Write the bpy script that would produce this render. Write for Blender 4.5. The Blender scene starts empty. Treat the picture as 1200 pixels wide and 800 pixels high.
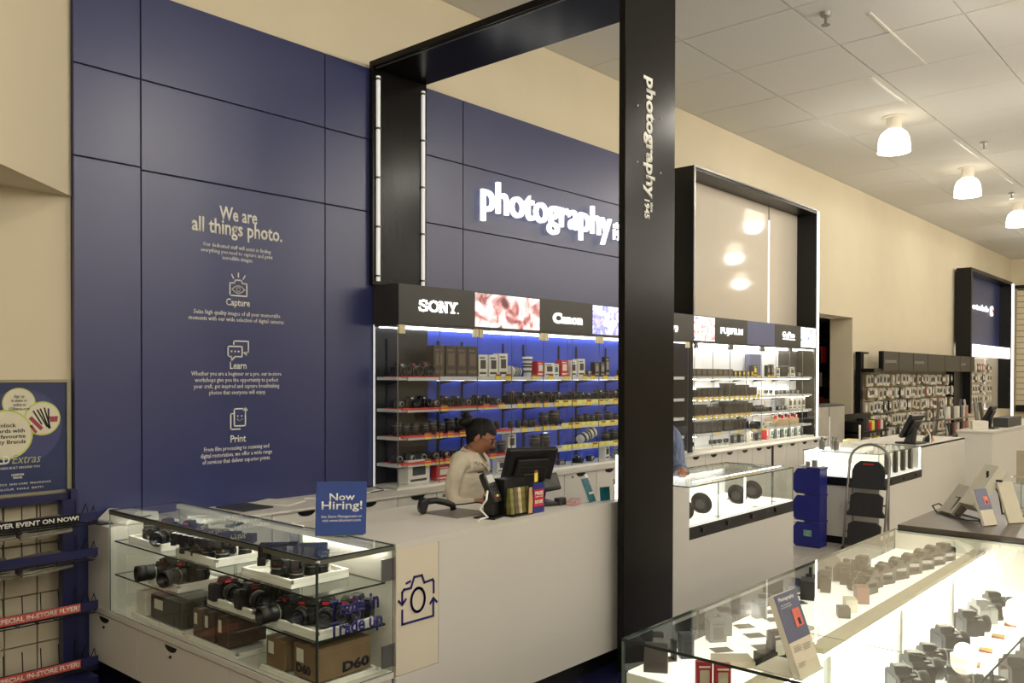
import bpy, bmesh, math, random
from mathutils import Matrix, Vector
random.seed(7)
R = math.radians
SC = bpy.context.scene
COL = SC.collection
# ---------------------------------------------------------------- camera
cd = bpy.data.cameras.new('camera'); cam = bpy.data.objects.new('camera', cd); COL.objects.link(cam)
SC.camera = cam
yaw, pit, rol = 0.8476358, -0.0121048, 0.0022947
fw = Vector((math.sin(yaw)*math.cos(pit), math.cos(yaw)*math.cos(pit), math.sin(pit)))
rt = Vector((math.cos(yaw), -math.sin(yaw), 0)); up = rt.cross(fw)
r2 = rt*math.cos(rol)+up*math.sin(rol); u2 = -rt*math.sin(rol)+up*math.cos(rol)
cam.matrix_world = Matrix(((r2.x,u2.x,-fw.x,0),(r2.y,u2.y,-fw.y,0),(r2.z,u2.z,-fw.z,1.68),(0,0,0,1)))
cd.sensor_width = 36; cd.lens = 36*1005.79/1200
cd.shift_y = (451.63-400)/1200
cd.clip_start = 0.05; cd.clip_end = 200
# ---------------------------------------------------------------- world, exposure, sampling
w = bpy.data.worlds.new('world'); SC.world = w; w.use_nodes = True
w.node_tree.nodes['Background'].inputs[0].default_value = (1, .93, .8, 1)
w.node_tree.nodes['Background'].inputs[1].default_value = 0.3
SC.view_settings.view_transform = 'Standard'; SC.view_settings.look = 'None'
SC.view_settings.gamma = 1; SC.view_settings.use_curve_mapping = False
SC.view_settings.exposure = 0.0
SC.cycles.use_denoising = True
SC.cycles.max_bounces = 10; SC.cycles.transparent_max_bounces = 48
SC.cycles.diffuse_bounces = 4; SC.cycles.glossy_bounces = 4
SC.cycles.sample_clamp_indirect = 6
LAMP_W = 50        # ceiling lamps, watts each
LED = 1.0          # strength factor of the LED strips
# ---------------------------------------------------------------- materials
MATS = {}
def lin(c): return tuple((x/255/12.92 if x/255 <= .04045 else ((x/255+.055)/1.055)**2.4) for x in c)
def mat(name, rgb, rough=.5, metal=0., emis=0., vary=.06, scale=6., bump=0., ecol=None, spec=.5, stretch=None):
    if name in MATS: return MATS[name]
    m = bpy.data.materials.new(name); m.use_nodes = True; nt = m.node_tree; b = nt.nodes['Principled BSDF']
    c = lin(rgb)
    tc = nt.nodes.new('ShaderNodeTexCoord'); nz = nt.nodes.new('ShaderNodeTexNoise')
    nz.inputs['Scale'].default_value = scale; nz.inputs['Detail'].default_value = 3
    if stretch:
        mp = nt.nodes.new('ShaderNodeMapping'); mp.inputs['Scale'].default_value = stretch
        nt.links.new(tc.outputs['Object'], mp.inputs[0]); nt.links.new(mp.outputs[0], nz.inputs[0])
    else: nt.links.new(tc.outputs['Object'], nz.inputs[0])
    rp = nt.nodes.new('ShaderNodeValToRGB')
    rp.color_ramp.elements[0].color = (*[x*(1-vary) for x in c], 1); rp.color_ramp.elements[1].color = (*[min(1,x*(1+vary)) for x in c], 1)
    rp.color_ramp.elements[0].position = .3; rp.color_ramp.elements[1].position = .7
    nt.links.new(nz.outputs['Fac'], rp.inputs[0]); nt.links.new(rp.outputs[0], b.inputs['Base Color'])
    b.inputs['Roughness'].default_value = rough; b.inputs['Metallic'].default_value = metal
    b.inputs['Specular IOR Level'].default_value = spec
    if emis:
        b.inputs['Emission Color'].default_value = (*(lin(ecol) if ecol else c), 1); b.inputs['Emission Strength'].default_value = emis
    if bump:
        bp = nt.nodes.new('ShaderNodeBump'); bp.inputs['Strength'].default_value = bump; bp.inputs['Distance'].default_value = .01
        nt.links.new(nz.outputs['Fac'], bp.inputs['Height']); nt.links.new(bp.outputs[0], b.inputs['Normal'])
    MATS[name] = m; return m
def glassmat(name, tint, gloss=1.0, rough=0.):
    m = bpy.data.materials.new(name); m.use_nodes = True; nt = m.node_tree; nt.nodes.clear()
    o = nt.nodes.new('ShaderNodeOutputMaterial'); mx = nt.nodes.new('ShaderNodeMixShader')
    t = nt.nodes.new('ShaderNodeBsdfTransparent'); g = nt.nodes.new('ShaderNodeBsdfGlossy'); f = nt.nodes.new('ShaderNodeFresnel')
    t.inputs[0].default_value = (*tint, 1); g.inputs[0].default_value = (gloss, gloss, gloss, 1); g.inputs['Roughness'].default_value = rough
    f.inputs[0].default_value = 1.5
    ge = nt.nodes.new('ShaderNodeNewGeometry'); mu = nt.nodes.new('ShaderNodeMath'); mu.operation = 'MULTIPLY'; iv = nt.nodes.new('ShaderNodeMath'); iv.operation = 'SUBTRACT'
    iv.inputs[0].default_value = 1.0; nt.links.new(ge.outputs['Backfacing'], iv.inputs[1]); nt.links.new(iv.outputs[0], mu.inputs[0]); nt.links.new(f.outputs[0], mu.inputs[1])
    nt.links.new(mu.outputs[0], mx.inputs[0]); nt.links.new(t.outputs[0], mx.inputs[1]); nt.links.new(g.outputs[0], mx.inputs[2])
    nt.links.new(mx.outputs[0], o.inputs[0]); MATS[name] = m; return m
def screenmat(name, cols, scale, strength, dist=2.):
    m = bpy.data.materials.new(name); m.use_nodes = True; nt = m.node_tree; b = nt.nodes['Principled BSDF']
    tc = nt.nodes.new('ShaderNodeTexCoord'); nz = nt.nodes.new('ShaderNodeTexNoise')
    nz.inputs['Scale'].default_value = scale; nz.inputs['Detail'].default_value = 4; nz.inputs['Distortion'].default_value = dist
    rp = nt.nodes.new('ShaderNodeValToRGB'); nt.links.new(tc.outputs['Object'], nz.inputs[0]); nt.links.new(nz.outputs['Fac'], rp.inputs[0])
    n = len(cols)
    for i, c in enumerate(cols):
        p = .3+.4*i/(n-1)
        e = rp.color_ramp.elements[i] if i < 2 else rp.color_ramp.elements.new(p)
        e.position = p; e.color = (*lin(c), 1)
    nt.links.new(rp.outputs[0], b.inputs['Base Color'])
    if strength:
        nt.links.new(rp.outputs[0], b.inputs['Emission Color']); b.inputs['Emission Strength'].default_value = strength
    b.inputs['Roughness'].default_value = .3; MATS[name] = m; return m
CREAM = mat('cream_paint', (219,207,179), .8, vary=.02, scale=2)
CEIL = mat('ceiling_tile', (222,220,214), .85, vary=.03, scale=60, bump=.15)
GRID = mat('ceiling_grid', (225,220,205), .5)
JOINT = mat('grout_dark', (70,62,48), .9)
BLUE = mat('navy_panel', (40,48,98), .34, vary=.03, scale=3, spec=.8)
BLUEJ = mat('navy_joint', (18,20,44), .6)
BRONZE = mat('black_satin_frame', (18,16,14), .22, metal=.0, spec=.16, vary=.2, scale=3, stretch=(8,8,.6))
BLACK = mat('black_laminate', (20,20,20), .35, spec=.3)
BLK2 = mat('black_plastic', (17,17,18), .38, vary=.15, scale=40)
RUB = mat('black_rubber', (26,26,27), .7)
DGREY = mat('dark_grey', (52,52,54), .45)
SIGNB = mat('charcoal_sign', (50,47,42), .4)
BLUEGR = mat('blue_grey_sign', (92,98,134), .4)
WHITE = mat('white_laminate', (214,210,200), .45, vary=.015, scale=2)
WHITE2 = mat('white_acrylic', (240,238,228), .25, vary=.01)
WSHELF = mat('white_metal_shelf', (215,215,212), .4)
STEEL = mat('brushed_steel', (150,148,142), .35, metal=.8)
GREYM = mat('grey_hinge', (110,110,108), .4, metal=.5)
CHROME = mat('chrome', (200,200,200), .15, metal=1)
LETW = mat('lit_white_letter', (255,255,250), .5, emis=1.35*LED)
LETP = mat('white_print', (232,230,220), .6)
INK = mat('navy_print', (28,22,96), .5)
INKB = mat('black_print', (20,18,30), .6)
LEDM = mat('led_strip', (255,252,244), .5, emis=3.2*LED)
LEDS = mat('led_strip_soft', (230,230,226), .5, emis=.45*LED)
LEDF = mat('case_led', (255,248,232), .5, emis=18*LED)
CASELED = mat('soft_case_led', (255,250,238), .5, emis=34*LED)
LITP = mat('lit_white_panel', (255,252,245), .5, emis=1.1*LED)
CBLUE = mat('bright_blue_back', (58,82,196), .5, vary=.04)
CWHITE = mat('white_back_panel', (245,246,250), .45, vary=.01)
TILE = mat('pale_floor_tile', (176,170,158), .3, vary=.05, scale=3)
CARPET = mat('navy_floor', (24,26,56), .22, vary=.2, scale=5)
YEL = mat('yellow_tag', (240,214,80), .6, vary=.08, scale=30)
YELB = mat('tag_red_print', (150,60,40), .6)
CREAMT = mat('cream_hinge', (226,214,170), .5)
REDS = mat('red_shelf_strip', (226,70,62), .5, vary=.2, scale=14)
RED = mat('red_box', (196,36,44), .5)
KRAFT = mat('brown_cardboard', (128,104,74), .75, vary=.08, scale=18)
KRAFT2 = mat('dark_brown_box', (84,68,52), .6, vary=.1, scale=18)
LENSG = mat('lens_glass', (20,24,40), .05, vary=.4, scale=20)
SILVER = mat('silver_metal', (168,168,166), .3, metal=.6)
WTELE = mat('white_lens_barrel', (228,226,218), .4)
BINB = mat('blue_plastic', (24,30,116), .35, vary=.05)
NAVYM = mat('navy_metal', (30,32,76), .4)
WIRE = mat('dark_wire', (34,34,44), .45, metal=.3)
PAPER = mat('newsprint', (150,145,128), .8, vary=.25, scale=40)
PAPW = mat('white_paper', (226,222,208), .7, vary=.04, scale=12)
TEAL = mat('teal_print', (28,110,122), .4, vary=.35, scale=25)
SKIN = mat('skin', (166,116,88), .5, vary=.06, scale=20)
HAIR = mat('black_hair', (9,8,8), .5, vary=.5, scale=50, stretch=(6,1,1), bump=.5, spec=.25)
SHIRT = mat('cream_shirt', (212,202,180), .8, vary=.05, scale=9, bump=1.0, stretch=(1,1,2.2))
STRIPE = mat('blue_striped_shirt', (112,124,152), .8, vary=.5, scale=10, stretch=(7,7,.3))
TROUS = mat('dark_trousers', (28,28,34), .8)
LIP = mat('lips', (120,60,56), .5)
EYEW = mat('eye_white', (210,205,200), .3)
GLASS = glassmat('clear_glass', (.965,.985,.972))
GLASSD = glassmat('door_glass', (.97,.98,.985))
EDGE = mat('green_glass_edge', (86,104,94), .2, vary=.1)
EDGED = mat('dark_glass_edge', (44,52,48), .15, vary=.1)
LAMPG = mat('lamp_glass', (255,244,222), .4, emis=4)
# ---------------------------------------------------------------- mesh builder
class MB:
    def __init__(s): s.v=[]; s.f=[]; s.m=[]; s.T=Matrix()
    def _a(s, vs, fs, m=0):
        n=len(s.v); s.v += [tuple(s.T@Vector(p)) for p in vs]
        s.f += [tuple(n+i for i in f) for f in fs]; s.m += [m]*len(fs) if isinstance(m,int) else list(m)
        return s
    def box(s, x0,y0,z0,x1,y1,z1, m=0, top=None, taper=None):
        vs=[(x0,y0,z0),(x1,y0,z0),(x1,y1,z0),(x0,y1,z0),(x0,y0,z1),(x1,y0,z1),(x1,y1,z1),(x0,y1,z1)]
        if taper:
            cx,cy=(x0+x1)/2,(y0+y1)/2
            for i in range(4,8): vs[i]=(cx+(vs[i][0]-cx)*taper, cy+(vs[i][1]-cy)*taper, vs[i][2])
        fs=[(0,3,2,1),(4,5,6,7),(0,1,5,4),(1,2,6,5),(2,3,7,6),(3,0,4,7)]
        return s._a(vs,fs,m)
    def pane(s, x0,y0,z0,x1,y1,z1, m=0, e=1):   # a glass sheet whose narrow sides take material e
        d=[x1-x0,y1-y0,z1-z0]; k=d.index(min(d))
        mm=[m if k==2 else e]*2+[m if k==1 else e, m if k==0 else e, m if k==1 else e, m if k==0 else e]
        return s.box(x0,y0,z0,x1,y1,z1,mm)
    def cyl(s, p,q,r0,r1=None,n=12,m=0,cm=None):
        p=Vector(p);q=Vector(q);r1=r0 if r1 is None else r1
        d=(q-p).normalized(); a=d.orthogonal().normalized(); b=d.cross(a)
        vs=[];
        for c,r in((p,r0),(q,r1)):
            for i in range(n):
                t=2*math.pi*i/n; vs.append(tuple(c+(a*math.cos(t)+b*math.sin(t))*r))
        fs=[(i,(i+1)%n,n+(i+1)%n,n+i) for i in range(n)]+[tuple(reversed(range(n))),tuple(range(n,2*n))]
        return s._a(vs,fs,[m]*n+[m,m if cm is None else cm])
    def lathe(s, prof, n=16, m=0, axis='Z', c=(0,0,0)):
        vs=[];c=Vector(c)
        for r,z in prof:
            for i in range(n):
                t=2*math.pi*i/n; a,b=r*math.cos(t),r*math.sin(t)
                p={'Z':(a,b,z),'Y':(a,z,-b),'X':(z,a,b)}[axis]; vs.append(tuple(c+Vector(p)))
        fs=[];ms=[]
        for j in range(len(prof)-1):
            mj = m if isinstance(m,int) else m[j]
            for i in range(n):
                fs.append((j*n+i,j*n+(i+1)%n,(j+1)*n+(i+1)%n,(j+1)*n+i)); ms.append(mj)
        fs.append(tuple(reversed(range(n)))); fs.append(tuple(range((len(prof)-1)*n,len(prof)*n)))
        ms += [m if isinstance(m,int) else m[0], m if isinstance(m,int) else m[-1]]
        return s._a(vs,fs,ms)
    def prism(s, pts, ax, a, b, m=0):   # polygon pts (two coordinates) extruded along ax from a to b
        n=len(pts); mk=lambda p,t:{'Y':(p[0],t,p[1]),'X':(t,p[0],p[1]),'Z':(p[0],p[1],t)}[ax]
        vs=[mk(p,a) for p in pts]+[mk(p,b) for p in pts]
        fs=[(i,(i+1)%n,n+(i+1)%n,n+i) for i in range(n)]+[tuple(reversed(range(n))),tuple(range(n,2*n))]
        return s._a(vs,fs,m)
    def tube(s, pts, r, n=6, m=0):
        pts=[Vector(p) for p in pts]; vs=[]; N=len(pts); a=None
        for i,p in enumerate(pts):
            d=(pts[min(i+1,N-1)]-pts[max(i-1,0)]).normalized()
            a = d.orthogonal().normalized() if a is None else (a-d*a.dot(d)).normalized()
            b=d.cross(a)
            for k in range(n):
                t=2*math.pi*k/n; vs.append(tuple(p+(a*math.cos(t)+b*math.sin(t))*r))
        fs=[(j*n+i,j*n+(i+1)%n,(j+1)*n+(i+1)%n,(j+1)*n+i) for j in range(N-1) for i in range(n)]
        fs+=[tuple(reversed(range(n))),tuple(range((N-1)*n,N*n))]
        return s._a(vs,fs,m)
    def sphere(s, c, r, n=12, m=0, sc=(1,1,1)):
        k=n//2; vs=[(c[0],c[1],c[2]+r*sc[2])]
        for j in range(1,k):
            ph=math.pi*j/k
            for i in range(n):
                t=2*math.pi*i/n; vs.append((c[0]+r*sc[0]*math.sin(ph)*math.cos(t),c[1]+r*sc[1]*math.sin(ph)*math.sin(t),c[2]+r*sc[2]*math.cos(ph)))
        vs.append((c[0],c[1],c[2]-r*sc[2])); L=len(vs)-1
        fs=[(0,1+i,1+(i+1)%n) for i in range(n)]+[(1+(j-1)*n+i,1+j*n+i,1+j*n+(i+1)%n,1+(j-1)*n+(i+1)%n) for j in range(1,k-1) for i in range(n)]
        fs+=[(L,L-n+(i+1)%n,L-n+i) for i in range(n)]
        return s._a(vs,fs,m)
def wloc(o):
    v=Vector((0,0,0))
    while o: v+=o.location; o=o.parent
    return v
def mk(name, mb, mats, parent=None, world=True, bev=0, smooth=False, label=None, me=None):
    if me is None:
        off = wloc(parent) if (world and parent) else Vector((0,0,0))
        me=bpy.data.meshes.new(name); me.from_pydata([(x-off.x,y-off.y,z-off.z) for x,y,z in mb.v],[],mb.f)
        for m in (mats if isinstance(mats,(list,tuple)) else [mats]): me.materials.append(m)
        me.polygons.foreach_set('material_index', mb.m)
        bm=bmesh.new(); bm.from_mesh(me); bmesh.ops.recalc_face_normals(bm,faces=bm.faces); bm.to_mesh(me); bm.free()
        if smooth: me.polygons.foreach_set('use_smooth',[len(p.vertices)<=4 for p in me.polygons])
    o=bpy.data.objects.new(name,me); COL.objects.link(o)
    if parent: o.parent=parent
    if bev:
        b=o.modifiers.new('b','BEVEL'); b.width=bev; b.segments=2; b.limit_method='ANGLE'
    if label: o['label']=label
    return o
def thing(name, label, cat, loc=(0,0,0), rz=0, group=None):
    o=bpy.data.objects.new(name,None); COL.objects.link(o); o.location=loc; o.rotation_euler=(0,0,rz)
    o['label']=label; o['category']=cat
    if group: o['group']=group
    return o
def tag(o,label,cat,group=None):
    o['label']=label; o['category']=cat
    if group: o['group']=group
    return o
def struct(name, mb, mats, **k):
    o=mk(name,mb,mats,**k)
    if not o.parent: o['kind']='structure'
    return o
def recentre(o, c):   # gives a mesh built in world coordinates an origin at c
    o.data.transform(Matrix.Translation(-Vector(c))); o.location=c; return o
def dup(o, loc=None, rz=None, label=None, group=None, parent=None, rot=None, sc=None):
    c=o.copy(); COL.objects.link(c); c.parent=parent
    for ch in o.children: dup(ch,parent=c)
    if loc is not None: c.location=loc
    if rz is not None: c.rotation_euler=(0,0,rz)
    if rot is not None: c.rotation_euler=rot
    if sc is not None: c.scale=(sc,sc,sc) if not isinstance(sc,tuple) else sc
    if label: c['label']=label
    if group: c['group']=group
    return c
# ---------------------------------------------------------------- lettering
def textmesh(s, w, h, ext=.0, bold=0., res=2, shear=0., space=1.):
    cu=bpy.data.curves.new('t','FONT'); cu.body=s; cu.size=1; cu.extrude=0; cu.offset=bold; cu.resolution_u=res; cu.align_x='CENTER'; cu.shear=shear; cu.space_line=space
    o=bpy.data.objects.new('t',cu); COL.objects.link(o)
    me=bpy.data.meshes.new_from_object(o); bpy.data.objects.remove(o); bpy.data.curves.remove(cu)
    xs=[v.co.x for v in me.vertices]; ys=[v.co.y for v in me.vertices]
    x0,x1,y0,y1=min(xs),max(xs),min(ys),max(ys); sx=w/(x1-x0); sy=h/(y1-y0)
    for v in me.vertices: v.co=((v.co.x-x0)*sx,(v.co.y-y0)*sy,0)
    if ext:
        bm=bmesh.new(); bm.from_mesh(me)
        r=bmesh.ops.extrude_face_region(bm,geom=bm.faces[:])
        bmesh.ops.translate(bm,vec=(0,0,ext),verts=[e for e in r['geom'] if isinstance(e,bmesh.types.BMVert)])
        bmesh.ops.recalc_face_normals(bm,faces=bm.faces); bm.to_mesh(me); bm.free()
    return me
RX=Matrix.Rotation(R(90),4,'X')
def text(s, M, w, h, m, parent=None, ext=0., name='lettering', **k):
    me=textmesh(s,w,h,ext,**k); me.transform(M); me.materials.append(m)
    return mk(name,None,None,parent,me=me)
def wtext(s, x0,z0,x1,z1, y, m, parent, ext=.002, **k):   # on a plane facing -Y, world coordinates
    off=wloc(parent) if parent else Vector((0,0,0))
    return text(s, Matrix.Translation(Vector((x0,y,z0))-off)@RX, x1-x0, z1-z0, m, parent, ext, **k)
ORD=['first','second','third','fourth','fifth','sixth','seventh','eighth','ninth','tenth','eleventh','twelfth','thirteenth','fourteenth','fifteenth','sixteenth','seventeenth','eighteenth','nineteenth','twentieth']
def nth(i):
    if i<20: return ORD[i]
    t={2:'twenty',3:'thirty',4:'forty',5:'fifty',6:'sixty'}[(i+1)//10]
    return t+'-'+ORD[(i+1)%10-1] if (i+1)%10 else {'twenty':'twentieth','thirty':'thirtieth','forty':'fortieth','fifty':'fiftieth','sixty':'sixtieth'}[t]
# ================================================================ THE SETTING
YW=5.02; H=4.69
def b1(*a): return MB().box(*a)
m=b1(-1.5,1.4,-.06,6.9,YW,0); struct('floor',m,[CARPET])
fl=struct('floor_far',MB().box(6.9,1.4,-.06,26,YW+3,-.004).box(-8,-12,-.06,26,1.4,-.004).box(-8,1.4,-.06,-1.5,YW,-.004),[TILE])
tm=b1(.006,.006,0,.594,.594,.008)
tme=None
for i in range(14):
    for j in range(6):
        o=mk('floor_tile',tm,[TILE],fl,world=False,me=tme); tme=o.data; o.location=(6.9+.6*i,1.4+.6*j,-.006)
m=MB().box(1.975,YW,0,12.57,YW+.15,H).box(12.57,YW,2.61,13.93,YW+.15,H).box(13.93,YW,0,25.1,YW+.15,H)
m.box(-8,YW+.1,0,1.975,YW+.2,2.67)
struct('wall_back',m,[CREAM])
# lower left wall, faced with upright cream tiles
wl=struct('wall_left_tiled',b1(.3,YW+.03,0,1.975,YW+.1,2.67),[JOINT])
mk('wall_face',b1(.3,YW,1.0,1.975,YW+.04,2.67),[CREAM],wl)
tme=None; tm=b1(0,0,0,.155,.04,.262)
for i in range(5):
    for j in range(4):
        o=mk('wall_tile',tm,[CREAM],wl,world=False,me=tme); tme=o.data; o.location=(1.30+.1625*i-.0,YW-.0,-.03+.27*j-.02)
# the bulkhead above, turned out from the wall
d=Vector((1.978-1.444,5.03-4.498,0)).normalized()
e=Vector((1.975,YW,0))-d*6; 
struct('wall_bulkhead',MB().prism([(1.975,YW),(e.x,e.y),(e.x,YW+.2),(1.975,YW+.2)],'Z',2.67,H),[CREAM])
struct('wall_far',b1(25.1,-12,0,25.3,YW+.2,H),[CREAM])
struct('wall_front',b1(-8,-12.2,0,25.3,-12,H),[CREAM])
struct('wall_side',b1(-8.2,-12,0,-8,YW+.2,H),[CREAM])
ce=struct('ceiling',b1(-8.2,-12.2,H+.012,25.3,YW+.2,H+.15),[CEIL])
P=Vector
def proj(x,y,z):
    d=Vector((x,y,z))-Vector((0,0,1.68)); f=d.dot(fw)
    return (600+1005.79*d.dot(r2)/f,451.63-1005.79*d.dot(u2)/f,f)
tm=b1(.006,.006,0,1.024,1.024,.02); tme=None
for i in range(0,26):
    for j in range(-3,2):
        x0=7.84+1.03*(i-8); y0=3.99+1.03*j
        ok=False
        for a in (0,.5,1):
            for b in (0,.5,1):
                p=proj(x0+1.03*a,y0+1.03*b,H)
                if p[2]>.3 and 440<p[0]<1210 and -15<p[1]<420: ok=True
        if ok and y0<YW and x0<24.4:
            if y0+1.03>YW and False: continue
            o=mk('ceiling_tile',tm,[CEIL],ce,world=False,me=tme); tme=o.data; o.location=(x0,y0,H-.004+random.random()*.004)
# a few bright runners of the ceiling grid
m=MB()
for (a,b,c,d_) in ((8.87,3.02,10.0,3.04),(11.9,3.02,13.2,3.04),(13.9,3.02,15.2,3.04)): m.box(a,b,H-.012,c,d_+.006,H-.002)
m.box(7.3,2.5,H-.012,8.85,2.52,H-.002)
mk('ceiling_runner',m,[GRID],ce)
def sprinkler(x,y,lab):
    m=MB().cyl((0,0,0),(0,0,-.03),.05,.04,14).cyl((0,0,-.03),(0,0,-.09),.012,n=8).cyl((0,0,-.1),(0,0,-.105),.035,n=12)
    m.box(-.02,-.004,-.1,-.014,.004,-.03).box(.014,-.004,-.1,.02,.004,-.03)
    o=mk('sprinkler_head',m,[STEEL]); o.location=(x,y,H); tag(o,lab,'sprinkler','ceiling sprinklers')
sprinkler(7.08,2.79,'small dark sprinkler head on the ceiling nearest the camera, above the row of lamps')
sprinkler(12.3,2.78,'small sprinkler head on the ceiling between the first and second dome lamps')
sprinkler(15.98,3.2,'small sprinkler head on the ceiling between the second and third dome lamps')
# doorway and the dim room behind
struct('door_jamb',MB().box(13.93,YW+.151,0,13.99,YW+.36,2.61).box(12.5,YW+.151,0,12.57,YW+.36,2.61).box(12.5,YW+.151,2.61,13.99,YW+.36,2.7),[CREAM])
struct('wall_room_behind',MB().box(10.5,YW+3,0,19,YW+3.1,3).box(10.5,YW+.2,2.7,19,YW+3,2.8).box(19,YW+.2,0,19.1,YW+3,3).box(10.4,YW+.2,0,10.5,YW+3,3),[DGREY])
def backroom():
    sh=thing('stock_shelf','dark stock shelving seen through the doorway, filled with boxed goods','shelf',(14.8,YW+1.5,0))
    m=MB()
    for z in (.1,.55,1.0,1.45,1.9,2.35): m.box(14,YW+1.3,z,17.6,YW+1.7,z+.03)
    for x in (14,15.8,17.55): m.box(x,YW+1.3,0,x+.04,YW+1.7,2.5)
    mk('shelf_frame',m,[BLACK],sh)
    cols=[RED,PAPW,KRAFT,BLK2,DGREY,SILVER,KRAFT2]
    k=0
    for z,rn in ((.58,'fourth'),(1.03,'third'),(1.48,'second'),(1.93,'top')):
        x=14.1;i=0
        while x<16.2:
            w_=random.uniform(.14,.3); c=random.choice(cols)
            o=mk('stock_box',b1(0,0,0,w_*.92,.25,random.uniform(.15,.36)),[c],bev=.004); o.location=(x,YW+1.34,z)
            tag(o,f'boxed product on the {rn} stock shelf through the doorway, {nth(i)} from the left','box','boxes in the back room'); x+=w_; i+=1
backroom()
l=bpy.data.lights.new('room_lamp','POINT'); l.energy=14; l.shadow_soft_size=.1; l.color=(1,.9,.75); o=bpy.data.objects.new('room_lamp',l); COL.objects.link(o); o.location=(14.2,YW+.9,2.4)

# ---------------------------------------------------------------- ceiling lamps
def lamp_proto():
    t=thing('dome_lamp','','lamp')
    mk('lamp_can',MB().cyl((0,0,0),(0,0,-.015),.13,n=24).cyl((0,0,-.01),(0,0,-.15),.085,n=20),[GRID],t,world=False)
    prof=[(.08,-.15),(.11,-.165),(.145,-.20),(.168,-.26),(.177,-.34),(.177,-.40),(.170,-.40),(.168,-.34),(.14,-.21),(.08,-.16)]
    mk('glass_dome',MB().lathe(prof,24),[LAMPG],t,world=False,smooth=True)
    mk('dome_rim',MB().lathe([(.179,-.395),(.181,-.41),(.165,-.41),(.165,-.40)],24),[LAMPG],t,world=False)
    mk('bulb',MB().sphere((0,0,-.28),.06,12,sc=(1,1,1.5)),[LAMPG],t,world=False)
    return t
lampspots=[(10.44,3.3,'frosted dome ceiling lamp nearest the camera, above the small white-backed cabinet'),
 (13.68,3.3,'frosted dome ceiling lamp, the middle one of the three in view'),
 (16.97,3.3,'frosted dome ceiling lamp at the right edge, farthest of the three in view'),
 (20.2,3.3,'frosted dome ceiling lamp beyond the third one'),
 (7.6,1.24,'frosted dome ceiling lamp just cut by the top right corner of the picture')]
for x in (-5.7,-2.5,.8,4.06,10.58,13.84,17.1,20.36,23.6): lampspots.append((x,1.2,None))
for y in (-1.1,-3.4,-5.7,-8.0):
    for x in (-4.1,-.9,2.4,5.66,8.9,12.2,15.5,18.8,22.0): lampspots.append((x,y,None))
lp=None
pl=bpy.data.lights.new('lamp_light','POINT'); pl.energy=LAMP_W; pl.shadow_soft_size=.12; pl.color=(1,.945,.86)
pl2=pl.copy(); pl2.energy=LAMP_W*.72
for x,y,lab in lampspots:
    L=lab or 'frosted dome ceiling lamp outside the picture, behind or beside the camera'
    if lp is None: lp=lamp_proto(); lp.location=(x,y,H); lp['label']=L; lp['group']='dome ceiling lamps'; o=lp
    else: o=dup(lp,(x,y,H),label=L)
    if not lab: o['group']='dome lamps out of view'
    q=bpy.data.objects.new('lamp_light',pl if x<9 else pl2); COL.objects.link(q); q.location=(x,y,H-.47)

# ---------------------------------------------------------------- blue wall cladding
YB=4.97
cl=bpy.data.objects.new('wall_cladding',None); COL.objects.link(cl); cl.location=(1.96,YB,0); cl['kind']='structure'
mk('cladding_core',MB().box(1.965,YB+.012,0,7.75,YW,3.925),[BLUEJ],cl)
g=.004
xs=[1.96,2.341,3.649,5.02,7.75]; main=None
for (xa,xb) in zip(xs,xs[1:]):
    zs=[0.0,2.876,3.405,3.93]
    if xa<2: zs=[0,2.892,3.405,3.93]
    for za,zb in zip(zs,zs[1:]):
        o=mk('wall_panel',b1(xa+g,YB,za+g,xb-g,YB+.03,zb-g),[BLUE],cl,bev=.002)
        if xa==2.341 and za==0: main=o
        if xa==5.02 and za>2 and za<3: sg=o
        if xa==2.341: pass
yt=YB-.001
T=lambda s,x0,z0,x1,z1,**k: wtext(s,x0,z0,x1,z1,yt,LETP,main,ext=.0015,**k)
T('We are',2.84,2.655,3.11,2.745,bold=.02)
T('all things photo.',2.655,2.535,3.298,2.66,bold=.02)
T('Our dedicated staff will assist in finding\neverything you need to capture and print\nincredible images.',2.715,2.40,3.225,2.505,res=1)
T('Capture',2.885,2.105,3.055,2.165,bold=.015)
T('Seize high quality images of all your memorable\nmoments with our wide selection of digital cameras.',2.635,2.01,3.315,2.085,res=1)
T('Learn',2.912,1.715,3.03,1.762,bold=.015)
T('Whether you are a beginner or a pro, our in-store\nworkshops give you the opportunity to perfect\nyour craft, get inspired and capture breathtaking\nphotos that everyone will enjoy.',2.65,1.545,3.29,1.70,res=1)
T('Print',2.915,1.245,3.025,1.292,bold=.015)
T('From film processing to scanning and\ndigital restoration, we offer a wide range\nof services that deliver superior prints.',2.71,1.11,3.22,1.225,res=1)
def strokes(mb,pts,wd,y,d=.003,close=False):   # flat line work on a plane facing -Y
    if close: pts=pts+[pts[0]]
    for (a,b),(c,e) in zip(pts,pts[1:]):
        L=math.hypot(c-a,e-b) or 1; nx,nz=-(e-b)/L*wd/2,(c-a)/L*wd/2; ex,ez=(c-a)/L*wd/2,(e-b)/L*wd/2
        mb.prism([(a-ex+nx,b-ez+nz),(a-ex-nx,b-ez-nz),(c+ex-nx,e+ez-nz),(c+ex+nx,e+ez+nz)],'Y',y-d,y)
def circ(cx,cz,rx,rz=None,n=20,a0=0,a1=360):
    rz=rz or rx; return [(cx+rx*math.cos(R(a0+(a1-a0)*i/n)),cz+rz*math.sin(R(a0+(a1-a0)*i/n))) for i in range(n+1)]
m=MB(); cx,cz=2.972,2.235
strokes(m,[(cx-.06,cz-.05),(cx-.06,cz+.03),(cx-.03,cz+.03),(cx-.02,cz+.05),(cx+.02,cz+.05),(cx+.03,cz+.03),(cx+.06,cz+.03),(cx+.06,cz-.05)],.008,yt,close=True)
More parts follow.
